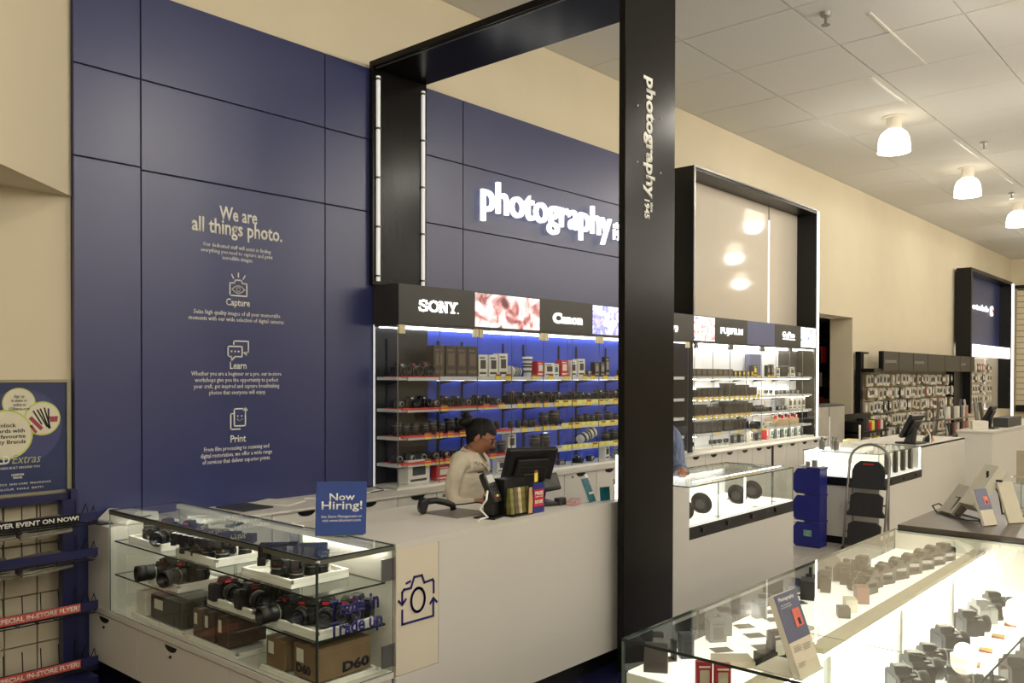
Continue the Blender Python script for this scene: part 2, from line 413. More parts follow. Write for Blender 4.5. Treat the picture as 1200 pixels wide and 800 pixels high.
strokes(m,[(cx-.045,cz-.01)]+[(cx-.045+.09*i/8,cz-.01+.024*math.sin(math.pi*i/8)) for i in range(9)],.006,yt); strokes(m,[(cx-.045+.09*i/8,cz-.01-.024*math.sin(math.pi*i/8)) for i in range(9)],.006,yt)
strokes(m,circ(cx,cz-.01,.013,n=10),.006,yt)
for a in (60,90,120): strokes(m,[(cx+.07*math.cos(R(a)),cz+.07*math.sin(R(a))),(cx+.095*math.cos(R(a)),cz+.095*math.sin(R(a)))],.007,yt)
mk('eye_camera_icon',m,[LETP],main)
m=MB(); cx,cz=2.968,1.84
strokes(m,[(cx-.07,cz+.02),(cx-.07,cz-.045),(cx-.045,cz-.045),(cx-.045,cz-.07),(cx-.02,cz-.045),(cx+.03,cz-.045),(cx+.03,cz+.02)],.008,yt,close=True)
strokes(m,[(cx-.03,cz+.035),(cx-.03,cz+.055),(cx+.075,cz+.055),(cx+.075,cz-.015),(cx+.06,cz-.015),(cx+.06,cz-.035),(cx+.045,cz-.018)],.008,yt)
for k in (-.045,-.02,.005): m.box(cx+k-.005,yt-.003,cz-.017,cx+k+.005,yt,cz-.007)
mk('speech_bubbles_icon',m,[LETP],main)
m=MB(); cx,cz=2.971,1.40
strokes(m,[(cx-.03,cz+.06),(cx-.03,cz-.05),(cx+.05,cz-.05),(cx+.05,cz+.03)],.008,yt); strokes(m,[(cx-.03,cz+.06),(cx+.03,cz+.06)],.008,yt)
strokes(m,[(cx-.04,cz+.03),(cx-.055,cz+.03),(cx-.055,cz-.07),(cx+.01,cz-.07)],.008,yt)
strokes(m,[(cx+.05,cz+.03),(cx+.05,cz+.065)],.008,yt); strokes(m,[(cx+.038,cz+.05),(cx+.05,cz+.067),(cx+.062,cz+.05)],.007,yt)
strokes(m,circ(cx+.01,cz+.0,.018,.018,8,200,340),.006,yt)
for k in (-.006,.022): m.box(cx+k-.003,yt-.003,cz+.01,cx+k+.005,yt,cz+.018)
mk('photo_print_icon',m,[LETP],main)
# lit sign on the cladding: two lines, its own letters
wtext('photography',5.19,2.965,7.06,3.315,YB-.03,LETW,sg,ext=.03,bold=.012,res=4)
wtext('since',7.11,3.155,7.36,3.215,YB-.03,LETW,sg,ext=.02,bold=.01)
wtext('1945',7.11,3.035,7.4,3.145,YB-.03,LETW,sg,ext=.02,bold=.03)

# ---------------------------------------------------------------- tall black portal standing across the counter
X0,X1=4.04,4.575
po=thing('portal_frame','tall black satin portal reaching from the counter front to the blue wall','frame',(4.3,2.74,0))
m=b1(X0,2.722,0,X1,2.766,3.975); mk('front_post',m,[BRONZE],po,bev=.003)
m=b1(X0,4.93,2.34,X1,4.968,3.93); mk('wall_post',m,[BRONZE],po,bev=.003)
m=b1(X0,2.766,3.93,X1,4.968,3.975); mk('beam',m,[BRONZE],po,bev=.003)
mk('beam_groove',b1(X0+.03,2.77,3.922,X0+.036,4.96,3.93),[STEEL],po)
for xa in (X0+.034,X1-.055):
    s=mk('light_strip',MB().box(xa,4.912,2.37,xa+.024,4.93,3.87),[LEDS],po)
    for k in range(5): mk('strip_clip',b1(xa-.002,4.908,2.4+.36*k,xa+.028,4.93,2.415+.36*k),[GREYM],s)
fp=po.children[0]
off=wloc(fp)
M=Matrix.Translation(Vector((4.345,2.721,3.41))-off)@RX@Matrix.Rotation(R(-90),4,'Z')
text('photography',Matrix.Translation(Vector((4.222,2.7205,3.412))-off)@RX@Matrix.Rotation(R(-90),4,'Z'),.70,.125,LETP,fp,.001,bold=.035,res=3)
text('since',Matrix.Translation(Vector((4.3,2.7205,2.69))-off)@RX@Matrix.Rotation(R(-90),4,'Z'),.055,.028,LETP,fp,.001,bold=.02)
text('1945',Matrix.Translation(Vector((4.235,2.7205,2.70))-off)@RX@Matrix.Rotation(R(-90),4,'Z'),.11,.055,LETP,fp,.001,bold=.03)
m=MB()
for x,z in ((4.16,3.22),(4.41,3.20),(4.16,2.9),(4.41,2.88)): m.cyl((x,2.722,z),(x,2.718,z),.006,n=8)
mk('screw_head',m,[STEEL],fp)

# ---------------------------------------------------------------- second portal round the white-backed display
YS=4.677
p2=thing('portal_frame','black square-edged portal box framing the white glossy panel and the white-backed shelves','frame',(10,YS,0))
mk('left_post',b1(8.25,YS,2.34,8.29,4.968,3.95),[BLACK],p2,bev=.002)
mk('left_post_lower',b1(8.16,YS-.005,.85,8.25,4.968,2.05),[BLACK],p2,bev=.002)
mk('right_post',b1(11.60,YS,.85,11.66,4.968,3.95),[BLACK],p2,bev=.002)
mk('top_beam',b1(8.29,YS,3.90,11.60,4.968,3.95),[BLACK],p2,bev=.002)
mk('edge_trim',MB().box(8.25,YS-.012,2.34,8.275,YS,3.95).box(8.275,YS-.012,3.935,11.66,YS,3.955),[STEEL],p2)
mk('light_strip',b1(11.63,YS-.014,.85,11.668,YS,3.93),[LEDM],p2)
bp=mk('back_panel',b1(8.29,4.95,2.34,10.68,4.968,3.90),[mat('glossy_white_panel',(214,204,188),.06,vary=.01)],p2)
mk('back_panel',b1(10.72,4.95,2.34,11.6,4.968,3.90),[MATS['glossy_white_panel']],p2)
mk('light_strip',b1(10.69,4.945,2.34,10.715,4.96,3.72),[mat('led_dim',(255,250,240),.5,emis=1.0)],p2)
# third portal, far right
p3=thing('portal_frame','distant black portal box around a navy sign and a white light band','frame',(21.5,YS,0))
mk('left_post',b1(19.75,YS,.9,19.85,4.968,3.95),[BLACK],p3); mk('right_post',b1(23.45,YS,.9,23.55,4.968,3.95),[BLACK],p3)
mk('top_beam',b1(19.85,YS,3.88,23.45,4.968,3.95),[BLACK],p3); mk('navy_panel',b1(19.85,4.93,2.35,23.45,4.968,3.88),[BLUE],p3)
mk('light_band',b1(19.85,YS+.02,2.1,23.5,YS+.06,2.36),[mat('lit_band',(255,252,245),.5,emis=1.6)],p3); mk('light_strip',b1(23.5,YS-.03,.6,23.6,YS,3.9),[LEDM],p3)
mk('back_panel',b1(19.85,4.95,.9,23.45,4.968,2.1),[MATS['glossy_white_panel']],p3)
wtext('photolab',20.3,3.12,22.3,3.3,4.92,LETW,p3,ext=.01,bold=.03)
m=MB(); m.lathe([(.12,4.90),(.12,4.93)],16,axis='Y',c=(22.62,0,3.21)); mk('round_emblem',m,[LETW],p3)
m=MB(); m.prism([(22.6,3.2),(22.7,3.14),(22.72,3.22),(22.64,3.3)],'Y',4.895,4.90); mk('emblem_flash',m,[RED],p3)
# ================================================================ PRODUCTS
class Proto:
    def __init__(s, fn): s.fn=fn; s.o=None
    def put(s, loc, rz, label, cat, group, sc=None, rot=None):
        if s.o is None:
            s.o=s.fn(); o=s.o; o.location=loc; o.rotation_euler=rot or (0,0,rz); o['category']=cat
            if sc is not None: o.scale=(sc,sc,sc) if not isinstance(sc,tuple) else sc
            o['label']=label; o['group']=group; return o
        return dup(s.o, loc, rz, label, group, rot=rot, sc=(1,1,1) if sc is None else sc)
def f_dslr(badge=RED, name='camera', long=.065, silver=False):
    def fn():
        bm_=SILVER if silver else BLK2
        m=MB().prism([(-.068,0),(.062,0),(.068,.008),(.068,.062),(.055,.072),(.03,.074),(.02,.098),(-.02,.098),(-.03,.074),(-.058,.074),(-.068,.066)],'Y',-.018,.03)
        m.box(-.07,-.042,.004,-.04,-.01,.07).box(-.02,-.03,.07,.02,-.01,.094).cyl((-.05,-.02,.074),(-.05,-.02,.082),.012,n=10).cyl((.045,.0,.072),(.045,.0,.084),.014,n=12)
        o=mk(name,m,[bm_],bev=.003)
        l=mk('lens',MB().lathe([(.034,-.018),(.034,-.03),(.036,-.032),(.036,-.018-long*.6),(.033,-.02-long*.62),(.037,-.022-long*.7),(.037,-.022-long),(.03,-.022-long),(.026,-.02-long*.8),(.001,-.02-long*.78)],16,[0,0,0,0,0,0,0,0,1],axis='Y',c=(.008,0,.038)),[BLK2,LENSG],o,world=False,smooth=True)
        mk('lens_ring',MB().lathe([(.0375,-.03-long*.3),(.0375,-.035-long*.3)],16,axis='Y',c=(.008,0,.038)),[SILVER],l,world=False)
        mk('badge',MB().box(-.012,-.0335,.078,.012,-.030,.088),[badge],o,world=False)
        mk('screen',MB().box(-.04,.03,.012,.035,.0315,.06),[LENSG],o,world=False)
        return o
    return fn
def f_compact():
    m=MB().prism([(-.05,0),(.05,0),(.053,.006),(.053,.052),(.046,.058),(-.046,.058),(-.053,.05),(-.053,.006)],'Y',-.012,.014).cyl((-.03,0,.058),(-.03,0,.063),.008,n=10)
    o=mk('compact_camera',m,[BLK2],bev=.002)
    mk('lens',MB().lathe([(.022,-.012),(.022,-.024),(.019,-.026),(.019,-.036),(.014,-.036),(.001,-.034)],14,[0,0,0,0,1],axis='Y',c=(.012,0,.028)),[SILVER,LENSG],o,world=False,smooth=True)
    return o
def f_lens():
    o=mk('camera_lens',MB().lathe([(.028,0),(.03,.002),(.03,.02),(.034,.024),(.034,.05),(.0315,.053),(.0335,.06),(.0335,.088),(.032,.09),(.028,.09),(.001,.086)],16,[0]*9+[1]),[BLK2,LENSG],smooth=True)
    mk('ring',MB().lathe([(.0342,.066),(.0344,.07)],16),[SILVER],o,world=False); mk('grip_ring',MB().lathe([(.0352,.03),(.0354,.046)],12),[RUB],o,world=False)
    return o
def f_zoom():
    o=mk('white_telephoto_lens',MB().lathe([(.034,0),(.034,.05),(.04,.06),(.04,.12),(.045,.13),(.045,.17),(.038,.17),(.001,.165)],18),[WTELE],smooth=True)
    for z in (.035,.075,.1,.135): mk('black_ring',MB().lathe([(.0415+(.0045 if z>.12 else 0),z),(.0415+(.0045 if z>.12 else 0),z+.014)],18),[BLK2],o,world=False)
    return o
def f_case():   # tapered black pouch-like camera back
    o=mk('camera_case',MB().prism([(-.05,.012),(-.035,0),(.035,0),(.05,.012),(.055,.10),(-.055,.10)],'Y',-.04,.04).box(-.05,-.045,.075,.05,-.04,.095),[BLK2],bev=.006)
    mk('flap_lip',MB().box(-.056,-.043,.098,.056,.043,.106),[RUB],o,world=False)
    return o
def f_box(c,front,dims=(.1,.08,.14),name='product_box'):
    def fn():
        w_,d_,h_=dims
        o=mk(name,b1(-w_/2,-d_/2,0,w_/2,d_/2,h_),[c],bev=.002)
        m=MB().box(-w_*.3,-d_/2-.001,h_*.35,w_*.3,-d_/2,h_*.75)
        mk('product_picture',m,[front],o,world=False)
        mk('print_line',MB().box(-w_*.4,-d_/2-.001,h_*.82,w_*.2,-d_/2,h_*.88).box(-w_*.4,-d_/2-.001,h_*.1,w_*.35,-d_/2,h_*.2),[front],o,world=False)
        return o
    return fn
def f_bino():
    o=mk('binoculars',MB().lathe([(.02,0),(.024,.03),(.03,.08),(.034,.12),(.03,.12)],12,c=(-.036,0,0)).lathe([(.02,0),(.024,.03),(.03,.08),(.034,.12),(.03,.12)],12,c=(.036,0,0)).box(-.02,-.012,.03,.02,.012,.07),[BLK2],smooth=True)
    return o
def f_action():
    o=mk('action_camera',b1(-.03,-.012,.02,.03,.012,.062),[DGREY],bev=.003)
    mk('lens_square',MB().box(.004,-.017,.038,.024,-.012,.058),[LENSG],o,world=False); mk('stand',MB().box(-.02,-.02,0,.02,.02,.004).cyl((0,0,0),(0,0,.02),.006),[SILVER],o,world=False)
    return o
DSLR=Proto(f_dslr()); DSLR2=Proto(f_dslr(badge=LETP)); DSLRS=Proto(f_dslr(silver=True)); DSLRL=Proto(f_dslr(long=.13))
COMP=Proto(f_compact); LENS=Proto(f_lens); ZOOM=Proto(f_zoom); CASE=Proto(f_case); BINO=Proto(f_bino); ACT=Proto(f_action)
BXW=Proto(f_box(PAPW,DGREY)); BXR=Proto(f_box(RED,PAPW)); BXB=Proto(f_box(mat('umber_box',(58,46,36),.5,vary=.2,scale=10),mat('umber_print',(104,88,70),.5))); BXK=Proto(f_box(BLK2,YEL)); BXO=Proto(f_box(BLK2,SILVER,(.07,.05,.09)))
BXS=Proto(f_box(PAPW,TEAL,(.07,.05,.11)))

# ================================================================ WALL DISPLAY CABINETS
shelfz=[1.67,1.437,1.233,1.036]
SHN=['top','second','third','lowest']
def cabinet(X0,X1,back,label,lit,first,tagcols):
    c=thing('display_cabinet',label,'cabinet',(X0,YS,.85))
    if first:
        mk('side_panel',MB().pane(X0,YS+.012,.85,X0+.006,4.95,2.04),[GLASSD,STEEL],c,label='glass side panel')
        mk('side_edge',b1(X0-.002,4.945,.85,X0+.008,4.957,2.05),[LEDS],c)
        mk('back_panel',b1(X0+.012,4.945,.87,4.6,4.96,2.04),[mat('dark_back',(30,29,28),.4)],c,label='dark grey back panel')
        xb=4.6
    else: xb=X0
    n=6 if first else 5
    for i in range(n):
        a=xb+(X1-xb)*i/n; b_=xb+(X1-xb)*(i+1)/n
        mk('back_panel',b1(a+.002,4.945,.87,b_-.002,4.96,2.04),[back],c)
    mk('base_deck',b1(X0,YS+.01,.85,X1,4.945,.872),[WHITE2],c)
    mk('top_rail',b1(X0,YS+.0,2.035,X1,4.96,2.053),[SIGNB],c)
    mk('light_strip',b1(X0+.03,YS+.012,2.024,X1-.02,YS+.03,2.034),[mat('top_led',(250,250,244),.5,emis=5*LED) if first else LEDF],c)
    mk('light_strip',b1(X0+.03,4.9,2.028,X1-.02,4.93,2.034),[mat('back_led',(240,245,255),.5,emis=7*LED) if first else LEDF],c)
    if not first: mk('light_strip',b1(X0+.03,4.925,1.5,X1-.3,4.935,1.508),[LEDF],c)
    ups=[4.19,4.71,4.98,5.48,5.75,6.25,6.52,7.0,7.5,8.0] if first else [X0+.3+.55*i for i in range(6)]
    for u in ups: mk('shelf_upright',b1(u-.008,4.935,.88,u+.008,4.945,1.95 if first else 1.68),[WIRE if first else WSHELF],c)
    sh=[]
    for k,z in enumerate(shelfz):
        s=mk('shelf_board',b1(X0+.02,4.72,z-.028,X1-.03,4.94,z-.006),[WSHELF],c)
        s.name='shelf_board'
        mk('shelf_lip',b1(X0+.12,4.708,z-.032,X1-.03,4.72,z-.001),[WSHELF],s)
        for u in ups: mk('shelf_bracket',MB().prism([(4.73,z-.034),(4.94,z-.034),(4.94,z-.07)],'X',u-.006,u+.006),[WIRE],s)
        if first: mk('shelf_glow_strip',b1(X0+.6,4.905,z-.036,X1-.05,4.912,z-.029),[mat('added_shelf_glow',(240,245,255),.5,emis=5*LED)],s)  # glow strip added under each shelf to brighten the blue back
        if not first: mk('shelf_glow_strip',b1(X0+.05,4.74,z-.036,X1-.05,4.75,z-.029),[LEDF],s)
        sh.append(s)
    nd=int(round((X1-X0)/.39)); dw=(X1-X0)/nd
    for i in range(nd):
        a=X0+dw*i; mk('glass_door',MB().pane(a+.002,YS,.87,a+dw-.002,YS+.006,2.03),[GLASSD,STEEL],c)
        if i%2==1 or i==0 or i==nd-1:
            for e_ in ((a+dw-.045,a+dw-.003) if i%2 else (a+.003,a+.045),):
                mk('door_hinge',b1(e_[0]-.004,YS-.012,1.978,e_[1]+.01,YS+.012,2.04),[CREAMT if first else GREYM],c)
        if i%2==1 and i<nd-1: mk('door_hinge',b1(a+dw+.001,YS-.012,1.978,a+dw+.055,YS+.012,2.04),[CREAMT if first else GREYM],c)
    return c,sh
c1,sh1=cabinet(4.07,8.16,CBLUE,'long glass-door wall cabinet with bright blue back, left of the white-backed one',False,True,None)
c2,sh2=cabinet(8.29,11.58,CWHITE,'glass-door wall cabinet with brightly lit white back inside the second black portal',True,False,None)
# black reading end of cabinet 2
mk('dark_end_panel',b1(11.0,4.938,1.72,11.58,4.944,2.03),[DGREY],c2,label='dark grey panel at the right end')
ptag=None
def price_tag(par,x,z,y=4.703,red=True):
    global ptag
    if ptag is None:
        m=MB().box(-.033,-.002,-.032,.033,0,.018).box(-.033,-.003,.004,.033,-.002,.018,1)
        o=mk('price_tag',m,[YEL,YELB],par,world=False); ptag=o.data
    else: o=mk('price_tag',None,None,par,me=ptag)
    o.location=Vector((x,y,z))-wloc(par)
cnt={}
def L(kind,place):
    k=(kind,place); cnt[k]=cnt.get(k,0)+1
    return f'{kind} on the {place}, {nth(cnt[k]-1)} from the left'
def row(items, z, place, group, y=4.80):
    for (pr,x,kind,cat,kw) in items:
        kw=dict(kw); dz=kw.pop('dz',0); rz=kw.pop('rz',random.uniform(-.25,.25)); yy=kw.pop('y',y)
        pr.put((x,yy,z+dz),rz,L(kind,place),cat,group,**kw)
S=.006
P1='shelf of the blue-backed cabinet'
# top shelf of cabinet 1
it=[]
it+= [(DSLR2,4.19,'black camera','camera',{}),(DSLR,4.30,'black camera','camera',{}),(DSLR,4.42,'black camera','camera',{'sc':1.15})]
for i,x in enumerate((4.55,4.68,4.80,4.92)): it.append((BXB,x,'dark brown lens box','box',{'sc':(1.15,1,1.7),'rz':0}))
for x in (4.575+.47,5.17,5.29): it.append((BXW,x-.0,'white camera box','box',{'sc':(1.05,.9,1.25 if x<5.2 else 1.35),'rz':0}))
row(it,1.67,'top '+P1,'products on the top shelf, blue cabinet')
ZOOM.put((5.52,4.80,1.712),0,'white telephoto lens lying on the top shelf beside the white camera boxes','lens','telephoto lenses',rot=(0,R(-90),R(15)))
ZOOM.put((5.42,4.86,1.712),0,'white telephoto lens lying on the top shelf, behind the other lying one','lens','telephoto lenses',rot=(0,R(-90),R(15)),sc=.8)
ZOOM.put((5.66,4.82,1.67),0,'white telephoto lens with black rings standing upright on the top shelf','lens','telephoto lenses')
it=[(BXR,5.78,'red product box','box',{'sc':(.9,.8,.95),'rz':0}),(BXW,5.90,'low white box','box',{'sc':(1.3,.9,.85),'rz':0}),(BXS,6.01,'small teal-printed box','box',{'rz':0}),(BXR,6.12,'red product box','box',{'sc':(1,.8,1.05),'rz':0}),
 (BXW,6.25,'white camera box','box',{'sc':(.8,.9,1.05),'rz':0}),(BXW,6.37,'white camera box','box',{'sc':(1.0,.9,1.15),'rz':0}),(BXR,6.46,'red product box','box',{'sc':(.6,.6,1.1),'rz':0,'y':4.86}),(COMP,6.50,'compact camera','camera',{}),
 (BXO,6.63,'black accessory box','box',{'sc':(1.2,1,1.5),'rz':0}),(BXO,6.72,'black accessory box','box',{'sc':(1,1,1.5),'rz':0}),(BXO,6.80,'black accessory box','box',{'sc':(.9,1,2.1),'rz':0}),
 (DSLR,7.08,'black camera','camera',{}),(DSLR,7.22,'black camera','camera',{}),(DSLRL,7.36,'black camera','camera',{}),(BXO,7.5,'black accessory box','box',{'sc':1.3})]
row(it,1.67,'top '+P1,'products on the top shelf, blue cabinet')
# second shelf: cameras
it=[]
x=4.17
for i in range(10): it.append((DSLR2 if i%3 else COMP,x,'small camera' if i%3 else 'compact camera','camera',{'sc':.85 if i%3 else 1})); x+=.118
x=5.42
for i in range(6): it.append((DSLR2 if i%2 else DSLR,x,'black reflex camera','camera',{'sc':1.1 if i in(0,2,3) else 1})); x+=.125
it+=[(DSLR,6.26,'black reflex camera','camera',{}),(DSLR2,6.40,'black reflex camera','camera',{'sc':.9}),(DSLR2,6.50,'black reflex camera','camera',{'sc':.85})]
x=6.68
for i in range(9): it.append((DSLR if i%2 else DSLR2,x,'black reflex camera','camera',{'sc':1.12 if i%3==0 else 1})); x+=.125
row(it,1.437,'second '+P1,'cameras on the second shelf, blue cabinet')
# third shelf: lenses
it=[];x=4.16
for i in range(17):
    if 5.3<x<5.42: x=5.42
    it.append((LENS,x,'black lens','lens',{'sc':random.choice([.95,1.1,1.25]) if x<5 else random.choice([.7,.8,.9])})); x+=random.uniform(.075,.1)
for x,s_ in ((5.62,.6),(5.72,.75),(5.86,1.3),(6.0,1.5),(6.12,.5),(6.28,.6),(6.40,.9),(6.49,1.0),(6.58,.85),(6.68,1.1),(6.85,1.1),(6.98,.85),(7.12,1),(7.27,1.1),(7.42,1.4),(7.55,1.35)): it.append((LENS,x,'black lens','lens',{'sc':s_}))
row(it,1.233,'third '+P1,'lenses on the third shelf, blue cabinet')
it=[]
for x in (4.16,4.28,4.4,4.52,4.64,4.76,4.88): it.append((COMP,x,'compact camera','camera',{}))
for x,s_ in ((5.0,.7),(5.1,.9),(5.2,1.0),(5.3,1.1),(5.74,1.4),(5.87,1.5)): it.append((LENS,x,'black lens','lens',{'sc':s_}))
for x,s_ in ((6.8,1.1),(6.93,1.35),(7.07,1.1),(7.2,.9),(7.3,1.1),(7.5,1.4)): it.append((LENS,x,'black lens','lens',{'sc':s_}))
row(it,1.036,'lowest '+P1,'lenses on the lowest shelf, blue cabinet')
ZOOM.put((6.38,4.80,1.08),0,'large white telephoto lens lying tilted on the lowest shelf of the blue cabinet','lens','telephoto lenses',rot=(R(0),R(68),R(-10)),sc=1.15)
BXW.put((5.40,4.80,1.036),0,'white camera box on the lowest shelf beside the lenses','box','products on the lowest shelf, blue cabinet',sc=(1,.9,1.1))
# price tags and red strips
for k,(s_,xsT) in enumerate(zip(sh1,([5.16,5.28,5.62,5.84,6.07,6.34,6.46,6.66,6.86,7.1,7.3,7.5],
   [4.55,5.02,5.2,5.43,5.54,5.66,5.78,5.92,6.05,6.18,6.4,6.6,6.83,6.98,7.15,7.28,7.4],
   [4.38,4.5,4.62,4.75,4.95,5.1,5.48,5.66,5.76,5.87,6.13,6.22,6.63,6.78,6.95,7.1,7.25,7.4],
   [4.38,4.5,4.6,4.95,5.1,5.6,5.72,5.83,6.5,6.83,6.98,7.13,7.28,7.42]))):
    for x in xsT: price_tag(s_,x,shelfz[k])
    if k>0: mk('red_strip',b1(4.13,4.70,shelfz[k]-.014,5.15 if k==1 else 5.35,4.9,shelfz[k]-.001),[REDS],s_)
    else: mk('red_strip',b1(4.13,4.70,shelfz[k]-.006,4.5,4.9,shelfz[k]-.001),[REDS],s_)
    if k>0: mk('yellow_strip',b1(5.92 if k==1 else 6.0,4.7045,shelfz[k]-.014,7.9,4.708,shelfz[k]+.022),[mat('pale_yellow',(246,232,130),.6,vary=.2,scale=30)],s_)
# base deck of cabinet 1
it=[(BXW,4.33,'white printer box','box',{'sc':(2.4,1.3,1.25),'rz':.1}),(BXR,4.62,'pink-red product box','box',{'sc':(1.8,.8,.8),'rz':0}),(BXR,4.86,'pink-red product box','box',{'sc':(1.6,.8,.75),'rz':0}),(COMP,4.98,'compact camera','camera',{}),(COMP,5.13,'compact camera','camera',{}),(BXW,5.3,'white printer box','box',{'sc':(1.3,.8,.8)}),
 (BXO,6.1,'black accessory box','box',{'sc':(1.3,1,.5)}),(DSLR2,6.35,'black reflex camera','camera',{'sc':.7}),(COMP,6.55,'compact camera','camera',{}),(BXW,6.78,'white printer box','box',{'sc':(1.1,.9,1.0)}),(DSLR,7.0,'black reflex camera','camera',{'sc':.9}),(DSLRS,7.2,'silver camera','camera',{})]
row(it,.872,'base of the blue-backed cabinet','products on the base of the blue cabinet')
# ---- cabinet 2 contents
P2='shelf of the white-backed cabinet'
it=[];x=8.42
while x<9.35: it.append((BXB,x,'dark brown box','box',{'sc':(1.15,.9,.62),'rz':0})); x+=.125
while x<9.9: it.append((BXK,x,'black and yellow box','box',{'sc':(.7,.9,.5),'rz':0})); x+=.11
it+=[(BXK,9.95,'black and yellow box','box',{'sc':(1,.8,1.0),'rz':0}),(BXO,10.35,'black accessory box','box',{'sc':(.8,1,1.6)}),(BXO,10.46,'black accessory box','box',{'sc':(.8,1,1.7)}),(BXW,10.6,'white box','box',{'sc':(1,.8,.8)}),(BINO,10.74,'black binoculars','binoculars',{}),(LENS,10.84,'black lens','lens',{'sc':2}),(BXW,11.05,'white box','box',{'sc':(1.2,.8,.9)}),(COMP,11.3,'compact camera','camera',{})]
row(it,1.67,'top '+P2,'products on the top shelf, white cabinet')
wide=None
bb=mk('tall_photo_box',b1(9.98,4.86,1.67,10.3,4.92,1.95),[BLUEGR],bev=.003); recentre(bb,(10.14,4.89,1.67)); tag(bb,'large blue-grey pictured box standing on the top shelf of the white-backed cabinet','box')
it=[];x=8.42
while x<9.05: it.append((CASE,x,'black camera pouch','case',{'sc':(1,1,.8 if x<8.6 else 1),'rz':0})); x+=.125
for x in (9.22,9.34,9.46,9.58,9.70,9.82,9.92): it.append((CASE,x,'black camera pouch','case',{'sc':(1.1,1,1.45 if x<9.4 else 1.25 if x<9.75 else 1.0),'rz':0}))
for x in (10.1,10.22): it.append((BXS,x,'small teal-printed box','box',{'sc':.7}))
for x in (10.32,10.46): it.append((ACT,x,'small action camera','camera',{}))
for x in (10.65,10.75,10.9,11.1,11.25): it.append((COMP,x,'compact camera','camera',{'sc':.95}))
row(it,1.437,'second '+P2,'products on the second shelf, white cabinet')
it=[]
for x in (8.42,8.54,8.66): it.append((CASE,x,'black camera pouch','case',{'sc':(1.1,1,1.15),'rz':0}))
for x in (8.8,8.92,9.02): it.append((CASE,x,'black camera pouch','case',{'sc':(.95,1,.85),'rz':0}))
for x in (9.2,9.32,9.44,9.56,9.68,9.8): it.append((CASE,x,'black camera pouch','case',{'sc':(1.1,1,1.35 if x<9.7 else 1.1),'rz':0}))
for x in (9.95,10.08,10.2): it.append((DSLRL,x,'black camera','camera',{'sc':.8}))
it.append((BXW,10.33,'white box','box',{'sc':(1,.5,.9),'rz':.6}))
for x in (10.68,10.78,10.9): it.append((COMP,x,'compact camera','camera',{'sc':.85}))
for x in (11.0,11.13,11.28,11.42): it.append((BXW,x,'white box','box',{'sc':(1,.8,1.15),'rz':0}))
row(it,1.233,'third '+P2,'products on the third shelf, white cabinet')
it=[]
for x in (8.42,8.54,8.66,8.78,8.9,9.02): it.append((CASE,x,'black camera pouch','case',{'sc':(1.1,1,1.15),'rz':0}))
for x in (9.2,9.32,9.44): it.append((CASE,x,'black camera pouch','case',{'sc':(1.0,1,1.15),'rz':0}))
it+=[(DSLRL,9.7,'black camera','camera',{'sc':1.3}),(BINO,9.62,'black binoculars','binoculars',{'sc':1.2}),(LENS,9.9,'black lens','lens',{}),(BXK,10.05,'black and yellow box','box',{'sc':(.6,.6,.4)}),(BXS,10.2,'small teal-printed box','box',{'sc':(1,1,.6)}),(BXS,10.4,'small teal-printed box','box',{'sc':(1.6,1,.5)})]
for i,x in enumerate((10.62,10.72,10.82,10.92,11.02,11.12,11.22)): it.append((ACT if i%2 else BXR,x,'small action camera' if i%2 else 'little red box','camera' if i%2 else 'box',{'dz':.085,'sc':.9 if i%2 else (.5,.5,.3)}))
row(it,1.036,'lowest '+P2,'products on the lowest shelf, white cabinet')
wb=mk('wooden_display_block',b1(10.5,4.74,1.036,11.2,4.9,1.12),[mat('pale_wood',(206,178,138),.5,vary=.15,scale=10,stretch=(1,8,8))]); recentre(wb,(10.85,4.82,1.036)); tag(wb,'pale wooden display block on the lowest shelf of the white-backed cabinet','display block')
it=[]
for x in (8.45,8.9,9.0,9.1,9.25): it.append((ACT,x,'small action camera','camera',{'sc':1.1}))
for x in (9.45,9.62): it.append((BXO,x,'black accessory box','box',{'sc':(1.4,.8,1.1),'rz':0}))
it+=[(BXW,9.85,'white box','box',{'sc':(.9,.8,1)}),(ACT,9.97,'small action camera','camera',{'sc':1.5}),(BXO,10.1,'black accessory box','box',{'sc':(1.5,.8,1),'rz':0}),(BXR,10.3,'red box','box',{'sc':(.9,.8,.9)})]
for i,x in enumerate((10.45,10.55,10.65,10.76,10.87,10.98,11.08,11.18,11.3,11.4)): it.append((BXO if i%2 else BXS,x,'black accessory box' if i%2 else 'small teal-printed box','box',{'sc':(1.1,1,1.2),'rz':0}))
row(it,.872,'base of the white-backed cabinet','products on the base of the white cabinet')
for k,rng in ((1,[8.4+.125*i for i in range(13)]),(2,[8.4+.125*i for i in range(11)]),(3,[8.9,9.4,9.75,9.95,10.1])):
    for x in rng: price_tag(sh2[k],x,shelfz[k]-.004)
for x in (9.9,10.2,10.3): price_tag(sh2[0],x,1.68)
for x in (7.75,7.86): price_tag(sh1[2],x,shelfz[2])

